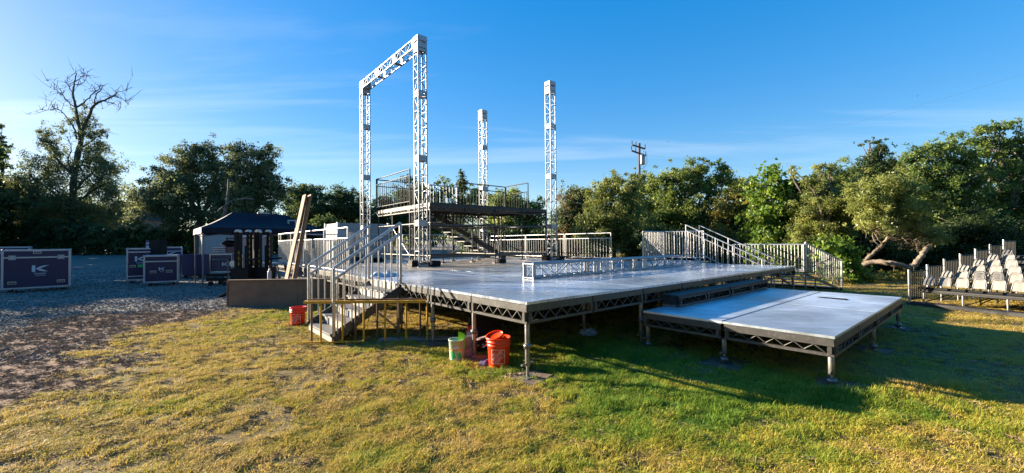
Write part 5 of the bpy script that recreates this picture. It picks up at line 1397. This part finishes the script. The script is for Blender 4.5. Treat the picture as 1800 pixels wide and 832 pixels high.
box('side_panel', t, M['case2'], pq + Vector((-9.5 * kx, -.004, 14.5 * kx)), (6 * kx, .01, 28 * kx), Matrix.Identity(4))
box('sticker', t, M['white'], pq + Vector((-9.5 * kx, -.011, 14 * kx)), (5.5 * kx, .006, 10 * kx), Matrix.Identity(4))
box('sticker', t, M['white'], pq + Vector((-9.5 * kx, -.011, 23 * kx)), (5.5 * kx, .006, 3 * kx), Matrix.Identity(4))
# plain blue tub truck
g_ = onz(336, 490); kx = g_.y / F_PX
t = thing('tub_cart', 'plain dark blue tub cart right of the road cases', 'cart', (g_.x, g_.y, 0))
bm = bmesh.new(); bmesh.ops.create_cube(bm, size=1.0)
for v in bm.verts:
    s = .92 if v.co.z < 0 else 1.0; v.co.x *= s; v.co.y *= s
bmesh.ops.bevel(bm, geom=bm.edges[:], offset=.06, segments=3, affect='EDGES')
bm_obj('tub', bm, M['case2'], t, Matrix.Translation((g_.x, g_.y + .6, 23 * kx)) @ Matrix.Diagonal((40 * kx, 1.2, 38 * kx, 1)))
for s, yy2 in ((0, g_.y + .02), (1, g_.y + 1.18)):
    sbar('rim', t, M['case2'], (g_.x - 20.4 * kx, yy2, 41.6 * kx), (g_.x + 20.4 * kx, yy2, 41.6 * kx), .07, .06)
for s in (-1, 1):
    sbar('rim', t, M['case2'], (g_.x + s * 20 * kx, g_.y + .06, 41.6 * kx), (g_.x + s * 20 * kx, g_.y + 1.14, 41.6 * kx), .07, .06)
    for y_ in (.15, 1.05):
        bar('caster', t, M['rubber'], (g_.x + s * 14 * kx - .04, g_.y + y_, .07), (g_.x + s * 14 * kx + .04, g_.y + y_, .07), .14, shape='cyl16')

# flat trolley with blue case, tube frame and gear in front of the tent
g_ = onz(386, 503); kx = g_.y / F_PX; gx0 = g_.x
Q = lambda px, z, dy=0.0: Vector((gx0 + (px - 386) * kx, g_.y + dy, z * kx))
t = thing('trolley', 'black wheeled trolley with pale tube frame before the tent', 'trolley', (gx0, g_.y, 0), 'trolleys before the tent')
bevbox('bed', t, M['black'], Q(380, 19, .4), (38 * kx, .8, 5 * kx), .02, Matrix.Identity(4))
bevbox('side_skirt', t, M['black'], Q(380, 12, .02), (36 * kx, .04, 6 * kx), .01, Matrix.Identity(4))
for px in (367, 393):
    for dy in (.1, .7): bar('wheel', t, M['rubber'], Q(px, 4, dy) - Vector((.05, 0, 0)), Q(px, 4, dy) + Vector((.05, 0, 0)), 8 * kx, shape='cyl16')
for px in (370, 377, 401, 408):
    bar('upright_tube', t, M['chairtube'], Q(px, 22 if px < 400 else 4, .0 if px in (370, 401) else .7), Q(px, 57 if px in (370, 408) else 46, .0 if px in (370, 401) else .7), .05)
bar('cross_tube', t, M['chairtube'], Q(370, 46, 0), Q(401, 46, 0), .05)
bar('cross_tube', t, M['chairtube'], Q(377, 46, .7), Q(408, 46, .7), .05)
bar('cross_tube', t, M['chairtube'], Q(370, 22, 0), Q(396, 22, 0), .06)
t = thing('road_case', 'small blue-black road case carried on the black trolley', 'case', Q(384, 22, .4), 'road cases on the gravel')
bevbox('body', t, M['case'], Q(386, 40, .4), (38 * kx, .6, 33 * kx), .02, Matrix.Identity(4))
for z in (24.5, 55.5): sbar('edge_strip', t, M['edge'], Q(367, z, .09), Q(405, z, .09), .03, .05)
for px in (367.5, 404.5): sbar('edge_strip', t, M['edge'], Q(px, 26, .092), Q(px, 54, .092), .05, .03)
k_logo(t, Q(392, 38, .094), Vector((1, 0, 0)), Vector((0, 0, 1)), .16, Vector((0, -1, 0)), False)
t = thing('amp_rack', 'blue-grey amplifier rack on top of the trolley case', 'rack', Q(379, 57, .4))
bevbox('body', t, M['case2'], Q(380, 63, .4), (26 * kx, .5, 11 * kx), .015, Matrix.Identity(4))
for z in (60, 63.5, 67): sbar('front_strip', t, M['edge'], Q(368, z, .14), Q(392, z, .14), .02, .035)
t = thing('soft_bag', 'black soft bag lying on the trolley load', 'bag', Q(395, 57, .5))
bm = bmesh.new(); bmesh.ops.create_icosphere(bm, subdivisions=3, radius=1)
for v in bm.verts: v.co *= 1 + .12 * math.sin(4 * v.co.x + 3 * v.co.y) * math.cos(5 * v.co.z)
for f in bm.faces: f.smooth = True
bm_obj('sack', bm, M['black'], t, Matrix.Translation(Q(386, 74, .6)) @ Matrix.Diagonal((12 * kx, .3, 6.5 * kx, 1)))
fr = thing('garment_frame', 'grey upright pipe frame behind the trolley', 'frame', Q(358, 0, 1.4))
for px in (357, 410): bar('post', fr, M['chairtube'], Q(px, 0, 1.4), Q(px, 86, 1.4), .09)
bar('top_tube', fr, M['chairtube'], Q(357, 84, 1.4), Q(410, 84, 1.4), .06)
# crank lift towers with hazard stripes
def lift(px, label, Yl, hpx, tilt=0):
    b = at(px, 430, Yl); kk = Yl / F_PX; t = thing('lift_tower', label, 'lift', (b.x, Yl, 0), 'crank lifts before the tent')
    X_ = b.x; h = at(px, 430 - hpx, Yl).z
    for dx, w in ((-.17, .15), (.17, .15)):
        bevbox('mast', t, M['black'], (X_ + dx, Yl, h / 2 + .05), (w, .22, h - .1), .015, Matrix.Identity(4))
    sbar('stripe', t, M['hazard'], (X_ - .07, Yl - .13, h * .30), (X_ - .07, Yl - .13, h * .72), .035, .01, side=Vector((1, 0, 0)))
    sbar('stripe', t, M['hazard'], (X_ + .27, Yl - .115, h * .5), (X_ + .27, Yl - .115, h - .1), .028, .01, side=Vector((1, 0, 0)))
    box('label_plate', t, M['pink'], (X_ + .12, Yl - .125, h * .84), (.10, .008, .24), Matrix.Identity(4))
    box('label_plate', t, M['caselid'], (X_ + .12, Yl - .125, h * .93), (.11, .008, .07), Matrix.Identity(4))
    bar('winch', t, M['galv'], (X_ - .3, Yl - .1, h * .5), (X_ - .3, Yl + .1, h * .5), .2, shape='cyl16')
    bar('crank_arm', t, M['black'], (X_ + .2, Yl - .2, h * .56), (X_ + .75, Yl - .25, h * .58), .06)
    bar('pulley', t, M['galv'], (X_ - .17, Yl - .08, h), (X_ - .17, Yl + .08, h), .16, shape='cyl16')
    bar('pulley', t, M['galv'], (X_ + .17, Yl - .08, h), (X_ + .17, Yl + .08, h), .14, shape='cyl16')
    for a in (-.3, .3): bar('outrigger', t, M['black'], (X_, Yl, .3), (X_ + a, Yl - .7 * math.cos(a), .04), .09)
    bevbox('base', t, M['black'], (X_, Yl, .5), (.62, .42, .8), .03, Matrix.Identity(4))
lift(428, 'black crank lift with yellow-black stripes, left one', 13.6, 22)
lift(463, 'black crank lift with yellow-black stripes, right one', 13.9, 22)
bd = thing('gas_bottle', 'small white bottle standing behind the low wall', 'bottle', (at(474, 470, 12.6).x, 12.6, 0)); bc = bd.matrix_basis.translation
bl_ = WM[bd.name].translation
lathe('bottle_body', bd, M['white'], [(0, 0), (.055, 0), (.06, .02), (.06, .78), (.05, .84), (.022, .88), (.022, .94), (0, .94)], bl_, 16)
lathe('bottle_cap', bd, M['black'], [(0, .945), (.03, .945), (.03, 1.0), (0, 1.0)], bl_, 12)
bt = thing('bench', 'white folding bench glimpsed between the lifts and the rail', 'bench', (at(480, 460, 15).x, 15, 0))
q = at(480, 462, 15)
box('seat', bt, M['caselid'], (q.x, 15, .98), (.7, .35, .05), Matrix.Identity(4))
for s in (-1, 1):
    bar('leg', bt, M['chairtube'], (q.x + s * .3, 14.85, 0), (q.x + s * .1, 15.1, .96), .035)
    bar('leg', bt, M['chairtube'], (q.x + s * .3, 15.15, 0), (q.x + s * .1, 14.9, .96), .035)

# ------------------------------------------------------------------ tent
TA = R(42); tf = Vector((math.cos(TA), math.sin(TA), 0)); te = Vector((-math.sin(TA), math.cos(TA), 0))
T0 = Vector((at(354, 403, 16.2).x, 16.2, 0))
tl, tw, eave, val, pk = 4.6, 3.1, 2.36, .24, 3.10
tn = thing('canopy_tent', 'black pop-up canopy tent with pale lit end behind the cases', 'tent', T0)
TP = lambda x, y, z: T0 + tf * x + te * y + Vector((0, 0, z))
# roof: ridge with sagging slopes
def patch(name, p00, p10, p11, p01, mt, sag=.0, n=8):
    vs, fs = [], []
    for j in range(n + 1):
        for i in range(n + 1):
            s, r_ = i / n, j / n
            q = p00 * (1 - s) * (1 - r_) + p10 * s * (1 - r_) + p11 * s * r_ + p01 * (1 - s) * r_
            vs.append(q - Vector((0, 0, sag * math.sin(math.pi * r_) * (.6 + .4 * math.sin(math.pi * s)))))
    fs = [(j * (n + 1) + i, j * (n + 1) + i + 1, (j + 1) * (n + 1) + i + 1, (j + 1) * (n + 1) + i) for j in range(n) for i in range(n)]
    return mesh_obj(name, vs, fs, M[mt], tn, smooth=True)
r0, r1 = TP(1.25, tw / 2, pk), TP(tl - 1.25, tw / 2, pk - .05)
patch('roof_slope', TP(0, 0, eave), TP(tl, 0, eave), r1, r0, 'tent', .14)
patch('roof_slope', TP(tl, tw, eave), TP(0, tw, eave), r0, r1, 'tent', .14)
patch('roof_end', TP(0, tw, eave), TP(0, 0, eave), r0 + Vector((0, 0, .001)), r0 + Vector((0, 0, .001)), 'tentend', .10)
patch('roof_end', TP(tl, 0, eave), TP(tl, tw, eave), r1 + Vector((0, 0, .001)), r1 + Vector((0, 0, .001)), 'tent', .10)
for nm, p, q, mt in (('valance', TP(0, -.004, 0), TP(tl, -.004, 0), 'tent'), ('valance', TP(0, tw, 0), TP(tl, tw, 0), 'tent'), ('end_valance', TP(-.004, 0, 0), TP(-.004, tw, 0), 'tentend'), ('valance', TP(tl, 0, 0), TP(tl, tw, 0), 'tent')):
    n = 16; vs = []
    for k in range(n + 1):
        b = p.lerp(q, k / n); nn = (q - p).normalized().cross(Vector((0, 0, 1))) * .02 * math.sin(k * 1.9)
        vs += [b + Vector((0, 0, eave)), b + nn + Vector((0, 0, eave - val + .02 * math.sin(k * 2.3)))]
    mesh_obj(nm, vs, [(2 * k, 2 * k + 1, 2 * k + 3, 2 * k + 2) for k in range(n)], M[mt], tn, smooth=True)
for x in (0.05, tl / 2, tl - .05):
    for y in (.05, tw - .05): sbar('leg', tn, M['chairtube'], TP(x, y, 0), TP(x, y, eave), .055)
for y in (.05, tw - .05):
    for x0, x1 in ((.05, tl / 2), (tl / 2, tl - .05)):
        bar('scissor_bar', tn, M['chairtube'], TP(x0, y, eave - .35), TP(x1, y, eave - .02), .03); bar('scissor_bar', tn, M['chairtube'], TP(x0, y, eave - .02), TP(x1, y, eave - .35), .03)
box('roof_vent', tn, M['white'], TP(tl * .52, tw / 2 - .25, pk - .02), (.5, .12, .05), Matrix.Rotation(TA, 4, 'Z'))

# ------------------------------------------------------------------ tiered seating on the right
E0 = Vector((9.80, 10.25, 0)); ed = Vector((.37, -.929, 0)).normalized(); et = Vector((.929, .37, 0)).normalized()
rb_ = Matrix.Rotation(math.atan2(et.y, et.x), 4, 'Z')
TD, TR, T0z = .80, .122, .40
bl = thing('tiered_seating', 'dark tiered seating frame at the right picture edge', 'bleacher', E0)
def E_(s, d, z): return E0 + ed * s + et * d + Vector((0, 0, z))
NS = 3.6
for k in range(7):
    z = T0z + k * TR
    d0 = .28 + k * TD
    box('tier_deck', bl, M['bench'], E_(NS / 2 + .1, d0 + TD / 2, z - .02), (TD - .02, NS, .035), rb_)
    for s in (.15, .85, 1.55, 2.3, 3.1):
        bar('tier_post', bl, M['galv'], E_(s, d0 + .03, .05), E_(s, d0 + .03, z - .04), .035)
        if k < 3: bar('cross_brace', bl, M['riserdark'], E_(s, d0 + .05, .08), E_(s + .35, d0 + TD, z - .06), .025)
    bar('front_rail', bl, M['bench'], E_(.1, d0 + .01, z - .06), E_(NS, d0 + .01, z - .06), .04)
box('floor_beam', bl, M['bench'], E_(NS / 2, .12, .07), (.26, NS + .1, .05), rb_)
sbar('floor_rail', bl, M['riserdark'], E_(-.02, -.02, .05), E_(NS, -.02, .05), .05, .06)
# stepped side rail
for k in range(7):
    zb = T0z + (k - 1) * TR if k else .12
    p0, p1 = E_(.02, .0 + k * TD if k else -.02, zb), E_(.02, (k + 1) * TD - .05, zb)
    top = {0: .72}.get(k, .54)
    lab = 'stepped dark rail panel beside the seating, %s from the front' % ['first', 'second', 'third', 'fourth', 'fifth', 'sixth', 'seventh'][k]
    t = guardrail(lab, p0, p1, base=-.02, low=.03, top=top, n=9, mt='darkrail', bal=.024, dia=.03, posts=(False, False), group='stepped rail of the seating')
    bar('post', t, M['galv'], p0 - Vector((0, 0, .1)), p0 + Vector((0, 0, top + .05)), .05)
# seats
def chair(label, s, d, z):
    b = E_(s, d, z); t = thing('seat', label, 'seat', b, 'padded seats on the tiers')
    fx, sx_ = -et, ed
    P3 = lambda x, y, zz: b + sx_ * x + fx * y + Vector((0, 0, zz))
    hw, hh = .110, .325
    pts = [(-hw - .01, .02, .02), (-hw + .004, -.04, hh * .6), (-hw + .02, -.06, hh - .03), (-hw + .05, -.065, hh), (hw - .05, -.065, hh), (hw - .02, -.06, hh - .03), (hw - .004, -.04, hh * .6), (hw + .01, .02, .02)]
    v, f = tube_mesh([[(P3(*p), .012) for p in pts]], 6); mesh_obj('back_frame', v, f, M['chairtube'], t, smooth=True)
    n = 5; vs = []
    for off in (0, -.022):
        for j in range(n):
            r_ = j / (n - 1); zz = .10 + r_ * (hh - .125); y = -.005 - .055 * r_ + off + .010 * math.sin(math.pi * r_); w = hw - .012 - .018 * r_
            vs += [P3(-w, y, zz), P3(-w * .4, y + .006, zz), P3(w * .4, y + .006, zz), P3(w, y, zz)]
    fs = []
    for off in (0, n * 4):
        fs += [(off + j * 4 + i, off + j * 4 + i + 1, off + j * 4 + i + 5, off + j * 4 + i + 4) for j in range(n - 1) for i in range(3)]
    fs += [(j * 4, j * 4 + 4, n * 4 + j * 4 + 4, n * 4 + j * 4) for j in range(n - 1)] + [(j * 4 + 3, j * 4 + 7, n * 4 + j * 4 + 7, n * 4 + j * 4 + 3) for j in range(n - 1)]
    fs += [((n - 1) * 4 + i, (n - 1) * 4 + i + 1, n * 8 - 4 + i + 1, n * 8 - 4 + i) for i in range(3)]
    mesh_obj('back_pad', vs, fs, M['pad'], t, smooth=True)
    m_ = Matrix.Translation(P3(0, .07, .035)) @ rb_
    bm = bmesh.new(); bmesh.ops.create_cube(bm, size=1, matrix=Matrix.Diagonal((.2, .25, .045, 1))); bmesh.ops.bevel(bm, geom=bm.edges[:], offset=.012, segments=2, affect='EDGES')
    bm_obj('seat_pad', bm, M['black'], t, m_)
    return t
names = ['front', 'second', 'third', 'fourth', 'fifth', 'sixth']; nth = ['first', 'second', 'third', 'fourth', 'fifth', 'sixth', 'seventh']
for r_ in range(6):
    for i in range(6 - r_ if r_ else 6):
        chair('beige padded seat in the %s row, %s from the stepped rail' % (names[r_], nth[i]), .20 + i * .295 + rng.normal(0, .008), .42 + r_ * TD, T0z + r_ * TR)

# ------------------------------------------------------------------ far things
YP = 46.0
pl = thing('utility_pole', 'wooden utility pole with crossarms and grey transformer above the trees', 'pole', (at(1125, 430, YP).x, YP, .9))
pb, ptp = at(1124, 420, YP), at(1124, 252, YP); pb.z = .8
bar('pole_shaft', pl, M['pole'], pb, ptp, .24, shape='cyl16')
for (x0, y0, x1, y1) in ((1111, 255, 1134, 262), (1110, 265, 1135, 274), (1117, 310, 1134, 317)):
    o = sbar('crossarm', pl, M['pole'], at(x0, y0, YP - .3), at(x1, y1, YP + .1), .13, .15)
    for q in (0, .3, 1):
        a = at(x0 + (x1 - x0) * q, y0 + (y1 - y0) * q, YP - .3 + .4 * q)
        bar('insulator', o, M['pole'], a + Vector((0, 0, .1)), a + Vector((0, 0, .5)), .1)
a = at(1129.5, 281, YP - .4)
tr_ = lathe('transformer', pl, M['leg'], [(0, -.55), (.24, -.55), (.26, -.5), (.26, .5), (.22, .56), (.10, .62), (0, .62)], a, 18)
bar('bushing', tr_, M['galv'], a + Vector((.1, 0, .6)), a + Vector((.1, 0, .95)), .08)
v, f = tube_mesh([[(at(1137, 270, YP), .02), (at(1137, 288, YP), .02), (at(1131, 296, YP), .02), (at(1126, 297, YP), .02)]], 5); mesh_obj('drop_wire', v, f, M['black'], pl)
for k, (p, q, lab) in enumerate([(at(1134, 258, YP), at(1840, 118, 26), 'upper thin overhead wire running off to the right'), (at(1135, 272, YP), at(1840, 300, 60), 'lower thin overhead wire running behind the trees')]):
    pts = [(p.lerp(q, s) - Vector((0, 0, 1.6 * math.sin(math.pi * s))), .004) for s in np.linspace(0, 1, 24)]
    v, f = tube_mesh([pts], 4); o = mesh_obj('overhead_wire', v, f, M['pole'], None); tag(o, lab, 'wire', 'overhead wires')
def bird(label, px, py, Yb, s):
    c = at(px, py, Yb); t = thing('bird', label, 'bird', c, 'birds in the sky')
    mesh_obj('body', [c + Vector(p) * s for p in [(-.5, 0, 0), (.0, .1, .08), (.0, -.1, .08), (.45, 0, .02), (0, 0, -.1), (.15, .9, .25), (-.1, .85, .22), (.15, -.9, .25), (-.1, -.85, .22)]],
             [(0, 1, 2), (1, 3, 2), (0, 4, 1), (0, 2, 4), (3, 1, 4), (3, 4, 2), (1, 5, 6), (2, 8, 7)], M['black'], t)
bird('small dark bird high in the right sky', 1612, 169, 40, .22)
bird('small dark bird right of the utility pole', 1174, 250, 40, .18)
hs_ = thing('house', 'dark gabled house roof between the left trees', 'house', (at(210, 430, 60).x, 60, .9))
hp = [at(182, 384, 60), at(240, 386, 60), at(202, 352, 60)]
dp = Vector((0, 8, 0))
mesh_obj('roof', [hp[0], hp[1], hp[2], hp[0] + dp, hp[1] + dp, hp[2] + dp], [(0, 1, 2), (3, 5, 4), (0, 2, 5, 3), (1, 4, 5, 2)], M['roof'], hs_)
box('wall', hs_, M['ply'], ((hp[0].x + hp[1].x) / 2, 64, (hp[0].z + .9) / 2), ((hp[1].x - hp[0].x) * .9, 7.6, hp[0].z - .9), Matrix.Identity(4))
